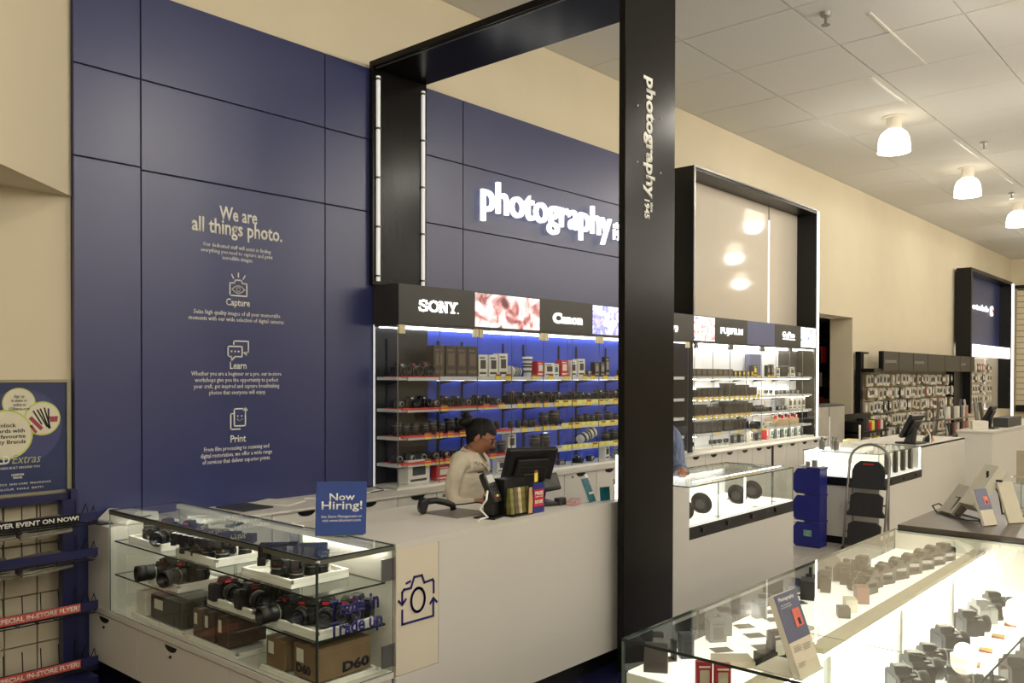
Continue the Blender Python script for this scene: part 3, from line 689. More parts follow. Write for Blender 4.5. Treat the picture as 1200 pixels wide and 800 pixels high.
# ---------------------------------------------------------------- sign fascia over both cabinets
fa=thing('sign_fascia','long black lightbox fascia with white brand lettering and lit pictures above the cabinets','sign',(4.07,YS,2.053))
mk('fascia_box',b1(4.07,YS+.012,2.053,11.58,4.96,2.338),[SIGNB],fa)
pk=screenmat('picture_pink',[(90,50,54),(190,126,126),(250,228,226),(255,250,248),(150,84,84)],5,.85,1.0)
pv=screenmat('picture_violet',[(96,100,190),(190,180,240),(250,246,255),(120,130,210),(240,220,255)],5,1.0)
pw=screenmat('picture_white',[(80,90,150),(255,250,248),(255,255,255),(210,120,110),(230,240,255)],8,1.0)
pb=screenmat('picture_ice',[(90,110,180),(220,232,250),(245,250,255),(130,150,200)],4,.9)
segs=[(4.07,4.86,SIGNB),(4.86,5.655,pk),(5.655,6.42,SIGNB),(6.42,7.2,pv),(7.2,8.24,SIGNB),(8.29,8.74,pw),(8.74,9.54,SIGNB),(9.54,10.3,BLUEGR),(10.3,11.1,SIGNB),(11.1,11.6,pb)]
pn=[]
for a,b_,mm in segs: pn.append(mk('picture_screen' if mm in(pk,pv,pw,pb) else 'sign_panel',b1(a+.002,YS,2.056 if mm in (SIGNB,BLUEGR) else 2.062,b_-.002,YS+.012,2.335 if mm in (SIGNB,BLUEGR) else 2.328),[mm],fa))
# slab letters for the first sign
def slab(par,x0,z0,w_,h_,y,mt):
    m=MB(); t=w_/4.3*.3; sw=w_*.055; st=h_*.17
    cw=w_/4; 
    def S_(x): strokes(m,[(x+cw*.8,z0+h_*.72),(x+cw*.72,z0+h_*.9),(x+cw*.45,z0+h_*.93),(x+cw*.16,z0+h_*.85),(x+cw*.14,z0+h_*.65),(x+cw*.45,z0+h_*.52),(x+cw*.78,z0+h_*.38),(x+cw*.76,z0+h_*.14),(x+cw*.45,z0+h_*.07),(x+cw*.14,z0+h_*.12),(x+cw*.08,z0+h_*.3)],st,y,.01)
    def O_(x):
        n=24
        pts=[(x+cw*.5+cw*.43*math.cos(2*math.pi*i/n),z0+h_/2+h_*.42*math.sin(2*math.pi*i/n)) for i in range(n)]; strokes(m,pts,st,y,.01,True)
    S_(x0); O_(x0+cw)
    x=x0+cw*2.05
    m.box(x+cw*.12,y-.01,z0,x+cw*.26,y,z0+h_); m.box(x+cw*.70,y-.01,z0,x+cw*.84,y,z0+h_)
    m.prism([(x+cw*.08,z0+h_),(x+cw*.3,z0+h_),(x+cw*.86,z0),(x+cw*.66,z0)],'Y',y-.0105,y)
    for a,b_,zz in ((0,.36,0),(0,.3,.86),(.6,.96,.86)): m.box(x+cw*a,y-.0098,z0+h_*zz,x+cw*b_,y,z0+h_*(zz+.14))
    x=x0+cw*3.02
    m.box(x+cw*.40,y-.01,z0,x+cw*.56,y,z0+h_*.5)
    m.prism([(x+cw*.06,z0+h_),(x+cw*.28,z0+h_),(x+cw*.56,z0+h_*.4),(x+cw*.40,z0+h_*.4)],'Y',y-.0102,y)
    m.prism([(x+cw*.72,z0+h_),(x+cw*.9,z0+h_),(x+cw*.56,z0+h_*.4),(x+cw*.42,z0+h_*.4)],'Y',y-.0104,y)
    for a,b_,zz in ((0,.36,.86),(.6,.98,.86),(.26,.7,0)): m.box(x+cw*a,y-.0098,z0+h_*zz,x+cw*b_,y,z0+h_*(zz+.14))
    m.box(x+cw*1.0,y-.01,z0,x+cw*1.08,y,z0+h_*.1)
    mk('lettering',m,[mt],par)
slab(pn[0],4.26,2.148,.40,.085,YS,LETW)
wtext('C',5.83,2.132,5.955,2.228,YS,LETW,pn[2],ext=.008,bold=.06,res=4); wtext('anon',5.95,2.134,6.255,2.196,YS,LETW,pn[2],ext=.008,bold=.05,res=4)
wtext('Nikon',7.28,2.135,7.93,2.235,YS,LETW,pn[4],ext=.008,bold=.03,res=3,shear=.2)
wtext('FUJIFILM',8.87,2.135,9.41,2.23,YS,LETW,pn[6],ext=.008,bold=.025)
wtext('GoPro',10.52,2.17,10.89,2.25,YS,LETW,pn[8],ext=.008,bold=.025)
mk('underline',b1(10.53,YS-.008,2.145,10.90,YS,2.16),[LETW],pn[8])

# ---------------------------------------------------------------- back counter under the cabinets
bc=thing('back_counter','long low white cabinet run with half-moon cut-out pulls against the blue wall','cabinet',(6.8,4.52,0))
mk('worktop',b1(2.445,4.50,.835,11.66,4.968,.85),[WHITE],bc)
mk('carcass',b1(2.445,4.55,.08,11.64,4.965,.834),[WHITE],bc); mk('plinth',b1(2.445,4.58,0,11.6,4.96,.08),[BLACK],bc)
hm=None
xs_=[2.43,2.95,3.40]; 
x=3.40
bounds=[2.445,2.93,3.42,3.925,4.3,4.68,5.05,5.42,5.8,6.27,6.66,7.05,7.45,7.85,8.25,8.62,8.99,9.36,9.72,9.88,9.94,10.3,10.68,11.05,11.4,11.64]
for a,b_ in zip(bounds,bounds[1:]):
    if abs(a-9.88)<.01:
        mk('dark_gap',b1(a+.0,4.519,.1,b_,4.55,.83),[BLACK],bc); continue
    dr=mk('cabinet_door',b1(a+.003,4.52,.1,b_-.003,4.55,.832),[WHITE],bc,bev=.002)
    cx=(a+b_)/2
    mk('half_moon_pull',MB().prism([(cx-.065,.826)]+[(cx-.065*math.cos(math.pi*i/8),.826-.032*math.sin(math.pi*i/8)) for i in range(1,8)]+[(cx+.065,.826)],'Y',4.516,4.5205),[BLACK],dr)
    if a in (5.8,5.42,4.3): 
        mk('lock',MB().lathe([(.012,4.512),(.012,4.52)],12,axis='Y',c=(cx-.12,0,.80)),[STEEL],dr)
# ================================================================ LEFT GLASS CASE (reaches from the counter front back to the wall)
gc=thing('glass_case','long glass display case with used cameras on white trays, lettered on its end pane','display case',(2.23,2.82,0))
mk('base_cabinet',b1(2.045,2.835,.10,2.43,4.96,.372),[WHITE],gc)
mk('plinth',b1(2.09,2.88,0,2.40,4.95,.10),[BLACK],gc)
for a,b_ in ((2.84,3.48),(3.486,4.36),(4.366,4.955)):
    dr=mk('drawer_front',b1(2.03,a,.10,2.045,b_,.362),[WHITE],gc,bev=.002)
    if a>3:
        yc=4.012 if a<4 else 4.759
        mk('half_moon_pull',MB().prism([(yc-.06,.352)]+[(yc-.06*math.cos(math.pi*i/8),.352-.03*math.sin(math.pi*i/8)) for i in range(1,8)]+[(yc+.06,.352)],'X',2.0295,2.032),[BLACK],dr)
        mk('lock',MB().cyl((2.03,yc,.30),(2.024,yc,.30),.008,n=8),[BLK2],dr)
mk('deck',b1(2.022,2.822,.372,2.43,4.96,.40),[WHITE],gc)
mk('end_cabinet',b1(2.03,4.695,.40,2.43,4.962,.85),[WHITE],gc)
mk('front_panel',b1(2.425,2.83,.40,2.437,3.48,.945),[WHITE],gc,label='white inner panel at the counter side')
mk('top_glass',MB().pane(2.03,2.82,.942,2.43,4.695,.95),[GLASS,EDGED],gc)
mk('side_glass',MB().pane(2.03,2.828,.40,2.037,4.69,.942),[GLASS,EDGE],gc)
eg=mk('end_glass',MB().pane(2.037,2.82,.40,2.425,2.827,.942),[GLASS,EDGE],gc)
mk('rear_glass',MB().pane(2.424,3.49,.41,2.43,4.08,.942),[GLASS,EDGE],gc); mk('rear_glass',MB().pane(2.424,4.10,.41,2.43,4.69,.942),[GLASS,EDGE],gc)
mk('edge_rail',MB().box(2.028,2.818,.925,2.044,4.69,.943).box(2.044,2.83,.936,2.062,4.69,.9415).box(2.028,2.818,.925,2.43,2.83,.943),[mat('grey_green_rail',(96,98,86),.35)],gc)
mk('strip_cover',MB().box(2.40,2.86,.932,2.43,4.66,.9415).box(2.394,2.86,.918,2.401,4.66,.9415),[WHITE2],gc)  # cover added to hide the light strip below it
mk('light_strip',b1(2.408,2.88,.925,2.424,4.64,.932),[CASELED],gc)  # strip added at the rear to brighten the case inside
mk('corner_joint',MB().box(2.028,2.818,.40,2.036,2.826,.94),[EDGED],gc)
mk('corner_cap',MB().sphere((2.034,2.822,.935),.012,8),[CHROME],gc)
for y0_,zz in ((2.80,.85),(2.80,.48)):
    h_=mk('hinge_plate',MB().box(2.36,2.812,zz-.05,2.426,2.822,zz+.045).cyl((2.42,2.812,zz-.05),(2.42,2.812,zz+.05),.007,n=8),[GREYM],gc)
for yy in (3.56,4.16):
    mk('hinge_plate',b1(2.43,yy-.035,.86,2.438,yy+.035,.93),[GREYM],gc)
for z,ya in ((.785,2.86),(.605,2.86)):
    mk('glass_shelf',MB().pane(2.045,ya,z-.008,2.415,4.66,z),[GLASS,EDGED],gc)
mk('light_strip',b1(2.046,2.86,.929,2.056,4.66,.935),[CASELED],gc)
off=wloc(eg)
Mx=lambda x,y,z:Matrix.Translation(Vector((x,y,z))-off)@RX
text('Trade in',Mx(2.09,2.8195,.695),.255,.075,INK,eg,.001,bold=.03,res=4)
text('Trade up',Mx(2.09,2.8195,.60),.275,.082,INK,eg,.001,bold=.03,res=4)
GT='trays and boxes in the left glass case'
def tray(x0,y0,x1,y1,z,lab,h=.04):
    m=MB().box(x0,y0,z,x1,y1,z+h*.55)
    m.box(x0,y0,z+h*.5,x0+.014,y1,z+h).box(x1-.014,y0,z+h*.5,x1,y1,z+h).box(x0,y0,z+h*.5,x1,y0+.014,z+h).box(x0,y1-.014,z+h*.5,x1,y1,z+h)
    o=mk('display_tray',m,[WHITE2],bev=.003); recentre(o,((x0+x1)/2,(y0+y1)/2,z)); tag(o,lab,'tray',GT)
tray(2.06,4.17,2.36,4.53,.786,'white tray on the upper glass shelf at the far end of the left case')
tray(2.06,3.64,2.36,4.02,.786,'white tray in the middle of the upper glass shelf of the left case')
tray(2.06,3.04,2.36,3.42,.786,'white tray on the upper glass shelf at the near end of the left case')
tray(2.06,4.0,2.34,4.32,.606,'white tray on the lower glass shelf at the far end of the left case')
tray(2.06,3.33,2.34,3.72,.606,'white tray in the middle of the lower glass shelf of the left case')
tray(2.06,2.86,2.36,3.20,.606,'white tray on the lower glass shelf nearest the lettered end pane')
tray(2.06,3.95,2.38,4.50,.401,'low white platform on the case floor at the far end, under dark boxes',h=.025)
tray(2.06,3.46,2.38,3.9,.401,'low white platform on the case floor under three brown boxes',h=.025)
tray(2.06,2.86,2.38,3.28,.401,'low white platform on the case floor under two cardboard boxes',h=.025)
GC2='used cameras in the left glass case'
def camrow(specs,z,where):
    for k,(pr,x,y,rz,sc) in enumerate(specs):
        pr.put((x,y,z),R(rz),f'{"black camera with big lens" if pr is DSLRL else "black lens" if pr is LENS else "black camera"} on the {where}, {nth(k)} from the far end','camera' if pr is not LENS else 'lens',GC2,sc=sc)
camrow([(LENS,2.15,4.47,0,1.0),(DSLRL,2.22,4.42,-60,1.0),(LENS,2.10,4.40,0,.7),(DSLRL,2.16,4.30,-50,1.0),(DSLRL,2.27,4.28,-60,1.0),(LENS,2.30,4.2,0,.9)],.81,'upper far tray')
LDOWN=lambda x,y,rz,lab,sc=1.0: DSLR.put((x,y,.812+.086*sc),0,lab,'camera',GC2,rot=(R(90),0,R(rz)),sc=sc)
for k,(x,y) in enumerate(((2.10,3.98),(2.11,3.89),(2.12,3.80),(2.14,3.71),(2.24,3.93),(2.25,3.83),(2.27,3.73))):
    LDOWN(x,y,-50,f'black camera resting lens-down on the upper middle tray, {nth(k)} from the far end',.85)
def f_flash():
    o=mk('lens_on_end',MB().lathe([(.036,0),(.036,.04),(.033,.045),(.040,.06),(.040,.11),(.036,.115),(.045,.13),(.045,.175),(.041,.175),(.001,.17)],18),[BLK2],smooth=True)
    mk('ring',MB().lathe([(.041,.066),(.0412,.07)],18),[SILVER],o,world=False); return o
TALL=Proto(f_flash)
LDOWN(2.13,3.23,-40,'larger black camera resting lens-down on the near upper tray, leftmost there',1.2)
LDOWN(2.13,3.115,-35,'small black camera with red badge resting lens-down on the near upper tray',.8)
LDOWN(2.25,3.17,-40,'black camera resting lens-down at the back of the near upper tray',1.1)
TALL.put((2.25,3.08,.81),0,'short black lens on end at the right of the near upper tray','lens',GC2,sc=.62)
ZOOMs=mk('clear_stand',b1(2.27,3.08,.81,2.29,3.10,.90),[WHITE2]); recentre(ZOOMs,(2.28,3.09,.81)); tag(ZOOMs,'slim white upright stand on the near upper tray','stand')
camrow([(DSLRL,2.15,4.26,-100,1.1),(DSLRL,2.17,4.13,-70,1.1),(LENS,2.22,4.05,0,1.0)],.63,'lower far tray')
camrow([(DSLR,2.12,3.66,-10,1.05),(DSLR,2.24,3.58,-60,1.0),(DSLR,2.13,3.45,-10,1.1),(DSLR,2.3,3.45,-30,1.0)],.63,'lower middle tray')
camrow([(DSLRL,2.14,3.16,-95,1.0),(DSLR,2.15,3.07,-60,1.05),(DSLR,2.20,2.98,-50,1.1),(DSLR,2.27,2.94,-50,1.05),(DSLRL,2.33,2.95,-60,1.05)],.63,'lower near tray')
for k,(y,x) in enumerate(((4.08,2.09),(3.62,2.09),(3.56,2.08),(3.38,2.08),(3.14,2.09),(3.05,2.085),(2.97,2.085),(2.9,2.09))):
    o=mk('price_card',b1(0,0,0,.04,.06,.001),[PAPW]); o.location=(x-.02,y-.03,.6305); tag(o,f'small white price card on the lower shelf trays, {nth(k)} from the far end','card','price cards in the left case')
def bigbox(name,x0,y0,z0,x1,y1,z1,mt,lab,txt=None,lt=None,rz=0,label_patch=True):
    cx,cy=(x0+x1)/2,(y0+y1)/2
    o=mk(name,b1(x0-cx,y0-cy,0,x1-cx,y1-cy,z1-z0),[mt],bev=.003); o.location=(cx,cy,z0); o.rotation_euler=(0,0,rz); tag(o,lab,'box',GT)
    w_,d_,h_=x1-x0,y1-y0,z1-z0
    if label_patch: mk('paper_label',MB().box(-w_/2-.001,d_*.1,h_*.45,-w_/2,d_*.38,h_*.85),[PAPW],o,world=False)
    if txt:
        t=text(txt,Matrix.Translation((-w_*.05,-d_/2-.0005,h_*.10))@RX,w_*.52,h_*.34,lt or INKB,o,.0005,bold=.05)
        text(txt,Matrix.Translation((-w_/2-.0005,d_*.4,h_*.12))@Matrix.Rotation(R(-90),4,'Z')@RX,d_*.6,h_*.30,lt or INKB,o,.0005,bold=.05)
    mk('tape_seam',MB().box(-w_/2+.001,-.012,h_,w_/2-.001,.012,h_+.0007),[mat('parcel_tape',(150,124,90),.35)],o,world=False)
    return o
bigbox('product_carton',2.07,4.36,.427,2.17,4.46,.55,PAPW,'white and grey carton on the case floor, farthest from the lettered pane')
bigbox('product_carton',2.08,4.0,.427,2.30,4.32,.55,BLK2,'black carton with white label on the case floor beside the white-grey carton')
for k,y in enumerate((3.82,3.72,3.60)): bigbox('product_carton',2.07,y-.048,.427,2.27,y+.048,.56+.004*k,KRAFT2,('farthest','middle','nearest')[k]+' of three brown camera cartons side by side on the case floor')
bigbox('cardboard_box',2.07,3.10,.427,2.25,3.24,.555,KRAFT,'plain brown cardboard box on the case floor behind the numbered one')
bigbox('cardboard_box',2.08,2.88,.427,2.35,3.05,.565,KRAFT,'brown cardboard box printed with a large 60, behind the lettered end pane','D60')
# papers and device on the back counter end
m=MB().prism([(-.11,0),(.11,0),(.10,.05),(-.04,.07),(-.11,.02)],'Y',-.12,.12); o=mk('label_printer',m,[WHITE2],bev=.006); o.location=(2.2,4.83,.851); o.rotation_euler=(0,0,R(15)); mk('paper_slot',b1(-.08,-.121,.03,.05,-.119,.036),[BLACK],o,world=False); tag(o,'low white office device on the left end of the back counter beside the glass case','printer')
o=mk('paper_tray',b1(2.03,4.80,.8505,2.13,4.95,.858),[BLK2]); recentre(o,(2.08,4.87,.8505)); tag(o,'thin black pad at the very left end of the back counter','pad')
for k,(x,y) in enumerate(((2.62,4.8),(2.9,4.78),(3.15,4.8))):
    o=mk('paper_sheets',b1(-.11,-.14,0,.11,.14,.008),[PAPW if k!=1 else DGREY]); o.location=(x,y,.851); o.rotation_euler=(0,0,R(20*k-15)); tag(o,('white papers','dark folder','loose white papers')[k]+' lying on the back counter behind the glass case, '+('nearest the printer','between two paper piles','farthest from the printer')[k],'paper')
m=MB().tube([(3.35,4.8,.858),(3.5,4.72,.856),(3.65,4.8,.856),(3.8,4.7,.858),(3.95,4.78,.856),(4.04,4.72,.856)],.004); o=mk('white_cable',m,[WHITE2]); recentre(o,(3.35,4.8,.85)); tag(o,'white cable lying on the back counter left of the blue-backed cabinet','cable')
m=MB().tube([(3.7,4.85,.856),(3.85,4.9,.87),(3.95,4.84,.88),(4.0,4.75,.856),(3.85,4.72,.856)],.0035); o=mk('black_cable',m,[BLK2]); recentre(o,(3.7,4.85,.85)); tag(o,'thin black cable looped on the back counter left of the blue-backed cabinet','cable')
# sign on the case
sg2=mk('counter_sign',b1(-.115,-.004,.0,.115,.004,.242),[mat('sign_navy',(40,66,134),.35,vary=.05)],bev=.001); sg2.location=(2.405,3.16,.951); sg2.rotation_euler=(R(-4),R(2),R(-27)); tag(sg2,'small navy card sign reading Now Hiring! standing on the glass case','sign')
for s_,x0,z0,x1,z1,bo in (('Now',-.055,.157,.06,.19,.015),('Hiring!',-.09,.105,.095,.155,.015),('See Store Management or\nvisit www.ldcareers.com',-.09,.062,.095,.092,0)):
    text(s_,Matrix.Translation((x0,-.0045,z0))@RX,x1-x0,z1-z0,LETP,sg2,.0005,bold=bo)
mk('clear_foot',b1(-.1,-.03,0,.1,.03,.004),[EDGE],sg2,world=False)

# ================================================================ FRONT COUNTER
fc=thing('sales_counter','long pale front counter with camera icon on a flush access panel','counter',(3.2,2.82,0))
poly=[(2.44,2.835),(6.57,2.835),(6.57,3.42),(4.7,3.42),(4.7,2.9),(4.164,2.87),(3.86,3.0),(3.62,3.22),(3.40,3.60),(2.44,3.60)]
mk('countertop',MB().prism([(2.44,2.82),(4.94,2.82),(4.94,3.42),(4.76,2.96),(4.7,2.88),(4.164,2.87),(3.86,3.0),(3.62,3.22),(3.40,3.60),(2.44,3.60)],'Z',.925,.95),[WHITE],fc)
mk('front_face',MB().box(2.695,2.82,.10,4.94,2.838,.9245).box(2.44,2.82,.10,2.695,2.838,.372),[WHITE],fc)
ap=mk('access_panel',b1(2.442,2.82,.375,2.692,2.838,.9245),[mat('warm_laminate',(222,212,190),.45,vary=.015)],fc)
mk('body',MB().prism([(2.45,2.84),(4.9,2.84),(4.9,3.3),(4.78,2.96),(4.72,2.89),(4.15,2.89),(3.86,3.03),(3.64,3.22),(3.42,3.58),(2.45,3.58)],'Z',.1,.92),[WHITE],fc)
mk('kick_plate',b1(2.45,2.87,0,6.5,2.9,.10),[BLACK],fc)
m=MB(); cx=2.567; y=2.8195; W=.009
zb=.60
strokes(m,[(2.475,.70),(2.475,.60)],W,y); 
pts=[(2.472,.655),(2.472,.60),(2.655,.60),(2.663,.608),(2.663,.66)]
m=MB()
strokes(m,[(2.475,.655),(2.475,.595),(2.66,.595),(2.66,.665)],W,y)
strokes(m,[(2.475,.69),(2.475,.735),(2.485,.745),(2.525,.745),(2.545,.79),(2.59,.79),(2.605,.755),(2.655,.76),(2.662,.75),(2.662,.70)],W,y)
strokes(m,[(2.455,.70),(2.475,.68),(2.495,.70)],W,y); strokes(m,[(2.642,.655),(2.66,.675),(2.68,.655)],W,y); strokes(m,[(2.50,.77),(2.52,.775)],W,y)
strokes(m,circ(2.567,.685,.040,.052,24),W*1.2,y)
mk('camera_swap_icon',m,[INK],ap)
# part of the counter right of the portal, with its glass display
mk('front_face',MB().box(4.94,2.82,.10,6.57,2.838,.607),[WHITE],fc); mk('body',MB().box(4.9,2.84,.1,6.55,3.40,.60),[WHITE],fc)
bd=mk('black_band',b1(4.942,2.822,.608,6.57,2.84,.688),[BLACK],fc)
mk('band_core',b1(4.942,2.84,.60,6.57,3.4,.688),[BLACK],fc)
for x in (5.12,5.47,5.85,6.25): mk('band_lock',MB().lathe([(.018,2.812),(.018,2.824)],12,axis='Y',c=(x,0,.655)).box(x-.028,2.818,.665,x+.028,2.822,.68),[BLK2],bd)
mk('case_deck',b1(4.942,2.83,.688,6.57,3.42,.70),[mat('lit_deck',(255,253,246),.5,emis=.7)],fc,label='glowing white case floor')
mk('case_glass_top',MB().pane(4.942,2.82,.95,6.57,3.42,.957),[GLASS,EDGED],fc)
mk('case_glass_front',MB().pane(4.942,2.822,.70,6.57,2.828,.95),[GLASS,EDGE],fc)
mk('case_glass_end',MB().pane(6.562,2.83,.70,6.568,3.41,.95),[GLASS,EDGE],fc)
mk('case_back',b1(4.942,3.41,.70,6.57,3.42,.95),[CWHITE],fc)
mk('case_light',b1(4.96,3.385,.925,6.5,3.40,.938),[LEDF],fc)
mk('light_cover',MB().box(4.95,3.37,.940,6.55,3.41,.948).box(4.95,3.37,.915,6.55,3.374,.940),[WHITE2],fc)
mk('glass_joint',b1(5.745,2.829,.70,5.76,2.836,.948),[LEDM],fc)
for x in (5.35,6.2): mk('glass_joint',b1(x,2.829,.70,x+.006,2.834,.948),[EDGE],fc)
def f_hood():
    o=mk('round_lens_hood',MB().lathe([(.055,-.02),(.07,.03),(.078,.035),(.074,.036),(.06,.0),(.05,-.01),(.001,-.012)],20),[BLK2],smooth=True)
    mk('inner_rim',MB().lathe([(.03,-.008),(.034,.004),(.03,.005)],16),[DGREY],o,world=False)
    mk('wire_foot',MB().tube([(-.03,.0,-.02),(-.04,0,-.07),(.04,0,-.07),(.03,0,-.02)],.004),[BLK2],o,world=False)
    return o
HOOD=Proto(f_hood)
for k,(x,y,l) in enumerate(((5.06,2.95,'nearest the pillar'),(5.40,3.0,'second from the pillar'),(5.98,3.02,'third from the pillar'),(6.30,3.05,'farthest from the pillar'))):
    HOOD.put((x,y,.772),0,f'round black hollow accessory standing in the counter glass display, {l}','accessory','round accessories in the counter display',rot=(R(62),0,R(-38)))
for k,(x,y) in enumerate(((5.15,3.02),(5.42,2.9),(6.0,2.9),(6.35,2.92))):
    o=mk('price_card',b1(-.035,-.02,0,.035,.02,.001),[PAPW]); o.location=(x,y-.03,.701); tag(o,f'small white price card in the counter glass display, {nth(k)} from the pillar','card','price cards in the counter display')
# light post beside the pillar
ls=mk('light_post',b1(4.20,2.905,.951,4.212,2.917,1.21),[LEDM]); recentre(ls,(4.206,2.911,.951)); ls.location=(4.206,2.885,.951); tag(ls,'slim glowing white light post on the counter just left of the black pillar','light')

# ---- till things on the counter
def leaf(name,bl,br,tl,th,mt,parent=None,world=True):   # a slab from three corners, thickened away from the viewer
    bl,br,tl=Vector(bl),Vector(br),Vector(tl); n=(br-bl).cross(tl-bl).normalized()
    if n.dot(bl-Vector((0,0,1.68)))<0: n=-n
    tr=br+tl-bl; vs=[bl,br,tr,tl]; vs+= [v+n*th for v in vs]
    return MB()._a([tuple(v) for v in vs],[(0,1,2,3),(7,6,5,4),(0,4,5,1),(1,5,6,2),(2,6,7,3),(3,7,4,0)],0)
def till(loc,rz,lab,group,full=True):
    t=thing('till_monitor',lab,'monitor',loc,rz,group)
    # screen seen from behind, leaning
    M0=Matrix.Translation((0,0,.19))@Matrix.Rotation(R(27),4,'X')
    m=MB(); m.T=M0; m.box(-.155,-.02,-.13,.155,.02,.15).box(-.10,-.045,-.08,.10,-.02,.10)
    sc=mk('screen_housing',m,[BLK2],t,world=False,bev=.008)
    m=MB(); m.T=M0; m.box(-.145,.0205,-.11,.145,.022,.135); mk('screen',m,[LENSG],sc,world=False)
    m=MB(); m.T=M0; 
    for k in range(7): m.box(-.08,-.047,-.06+.02*k,.08,-.0455,-.053+.02*k)
    mk('vent_slot',m,[BLACK],sc,world=False)
    mk('neck',MB().prism([(-.03,0),(.07,0),(.0,.20),(-.05,.18)],'X',-.05,.05),[BLK2],t,world=False,bev=.005)
    mk('foot',MB().box(-.14,-.11,0,.14,.12,.022),[BLK2],t,world=False,bev=.006)
    return t
till((3.68,3.13,.95),R(-22),'large black till monitor seen from behind on the front counter beside the woman','till monitors')
# customer display
cdp=thing('customer_display','small tilted black customer screen attached to the right of the front till','screen',(3.90,3.06,.95),R(10))
cdp.location=(3.80,3.10,.95); cdp.rotation_euler=(0,0,0)
BLc,BRc,TLc=(3.705,3.03,1.035),(3.865,3.03,1.036),(3.765,3.115,1.115)
h_=mk('screen_housing',leaf('s',BLc,BRc,TLc,.016,BLK2),[BLK2],cdp,bev=.004)
U=Vector(BRc)-Vector(BLc); W_=Vector(TLc)-Vector(BLc); nn=U.cross(W_).normalized()
if nn.dot(Vector(BLc)-Vector((0,0,1.68)))>0: nn=-nn
f_=lambda u,v: tuple(Vector(BLc)+U*u+W_*v+nn*.002)
mk('screen',leaf('s',f_(.08,.14),f_(.92,.14),f_(.08,.9),.001,BLK2),[mat('grey_screen',(88,88,86),.15,vary=.3,scale=9)],h_)
mk('stalk',MB().cyl((0,.02,0),(0,.0,.11),.012).cyl((0,.02,0),(0,.02,.01),.05,n=16),[BLK2],cdp,world=False)
# card terminal
ct=thing('card_terminal','black card payment terminal with keypad standing on a post in front of the woman','card terminal',(3.235,3.0,.95),R(18))
mk('base_plate',MB().box(-.08,-.06,0,.07,.06,.008),[BLK2],ct,world=False,bev=.003)
mk('post',MB().box(-.03,-.03,.008,.04,.03,.11),[BLK2],ct,world=False,bev=.008)
M0=Matrix.Translation((0,-.005,.145))@Matrix.Rotation(R(-25),4,'X')
m=MB(); m.T=M0; m.prism([(-.042,-.075),(.042,-.075),(.05,-.03),(.05,.075),(.035,.09),(-.035,.09),(-.05,.075),(-.05,-.03)],'Y',-.015,.02); bdy=mk('terminal_body',m,[BLK2],ct,world=False,bev=.005)
m=MB(); m.T=M0; m.box(-.036,-.017,.03,.036,-.0145,.072); mk('display',m,[mat('lcd_grey',(188,190,182),.3)],bdy,world=False)
for r_ in range(4):
    for c_ in range(3):
        m=MB(); m.T=M0; m.box(-.032+.024*c_,-.019,.008-.019*r_,-.016+.024*c_,-.015,.02-.019*r_); mk('key',m,[DGREY if r_<3 else (RED,YEL,TEAL)[c_]],bdy,world=False)
m=MB().tube([(3.19,2.98,1.09),(3.16,2.96,1.05),(3.155,3.0,1.0),(3.17,2.96,.96),(3.12,2.97,.955),(3.09,2.95,.955)],.006); o=mk('white_cable',m,[WHITE2]); recentre(o,(3.15,2.97,.95)); tag(o,'curly white cable hanging beside the card terminal','cable')
# scanner and mat
mt_=mk('counter_mat',MB().prism([(3.085,3.09),(3.34,3.10),(3.32,3.34),(3.085,3.35)],'Z',.9505,.954),[mat('grey_mat',(120,112,100),.35)]); recentre(mt_,(3.2,3.2,.9505)); tag(mt_,'flat grey counter mat beneath the barcode scanner','mat')
bs=thing('barcode_scanner','black handheld barcode scanner lying on its stand at the counter edge','scanner',(3.09,3.30,.955),R(-25))
mk('scanner_head',MB().prism([(-.055,0),(-.03,0),(-.02,.03),(-.01,.065),(-.03,.085),(-.055,.07),(-.065,.03)],'Y',-.03,.03),[BLK2],bs,world=False,bev=.008)
mk('handle',MB().tube([(-.03,0,.06),(.03,0,.065),(.09,0,.05),(.125,0,.035),(.13,0,.01)],.017,10),[BLK2],bs,world=False,smooth=True)
mk('cable',MB().tube([(.125,0,.035),(.19,-.02,.04),(.26,-.02,.045),(.31,0,.03)],.004),[BLK2],bs,world=False)
# sweets rack with printed side
rk=thing('snack_rack','black countertop rack of wrapped bars with a blue and red printed side','rack',(3.38,2.93,.95))
mk('rack_body',MB().box(3.295,2.96,.95,3.46,3.04,1.14).box(3.295,2.90,.95,3.46,2.96,.957),[BLK2],rk)
sd=mk('side_board',leaf('s',(3.463,2.905,.951),(3.55,2.902,.951),(3.463,2.905,1.11),.006,BLUE),[mat('rack_blue',(38,44,120),.4)],rk)
Vx=(Vector((3.55,2.902,0))-Vector((3.463,2.905,0))).normalized(); ang=math.atan2(Vx.y,Vx.x)
mk('red_patch',leaf('s',(3.468,2.9035,.985),(3.545,2.9005,.985),(3.468,2.9035,1.075),.003,RED),[RED],sd)
off=wloc(sd)
for s_,z in (('FREE',1.045),('with any',1.032),('BOOK',1.0)):
    hh=.02 if s_!='with any' else .009
    text(s_,Matrix.Translation(Vector((3.4735,2.902,z))-off)@Matrix.Rotation(ang,4,'Z')@RX,.064,hh,LETP,sd,.0006,bold=.04)
tgm=mk('price_tag',leaf('s',(3.475,2.905,1.115),(3.512,2.915,1.115),(3.475,2.905,1.175),.003,YEL),[YEL],rk); mk('tag_header',leaf('s',(3.475,2.9045,1.163),(3.512,2.9145,1.163),(3.475,2.9045,1.175),.003,RED),[YELB],tgm)
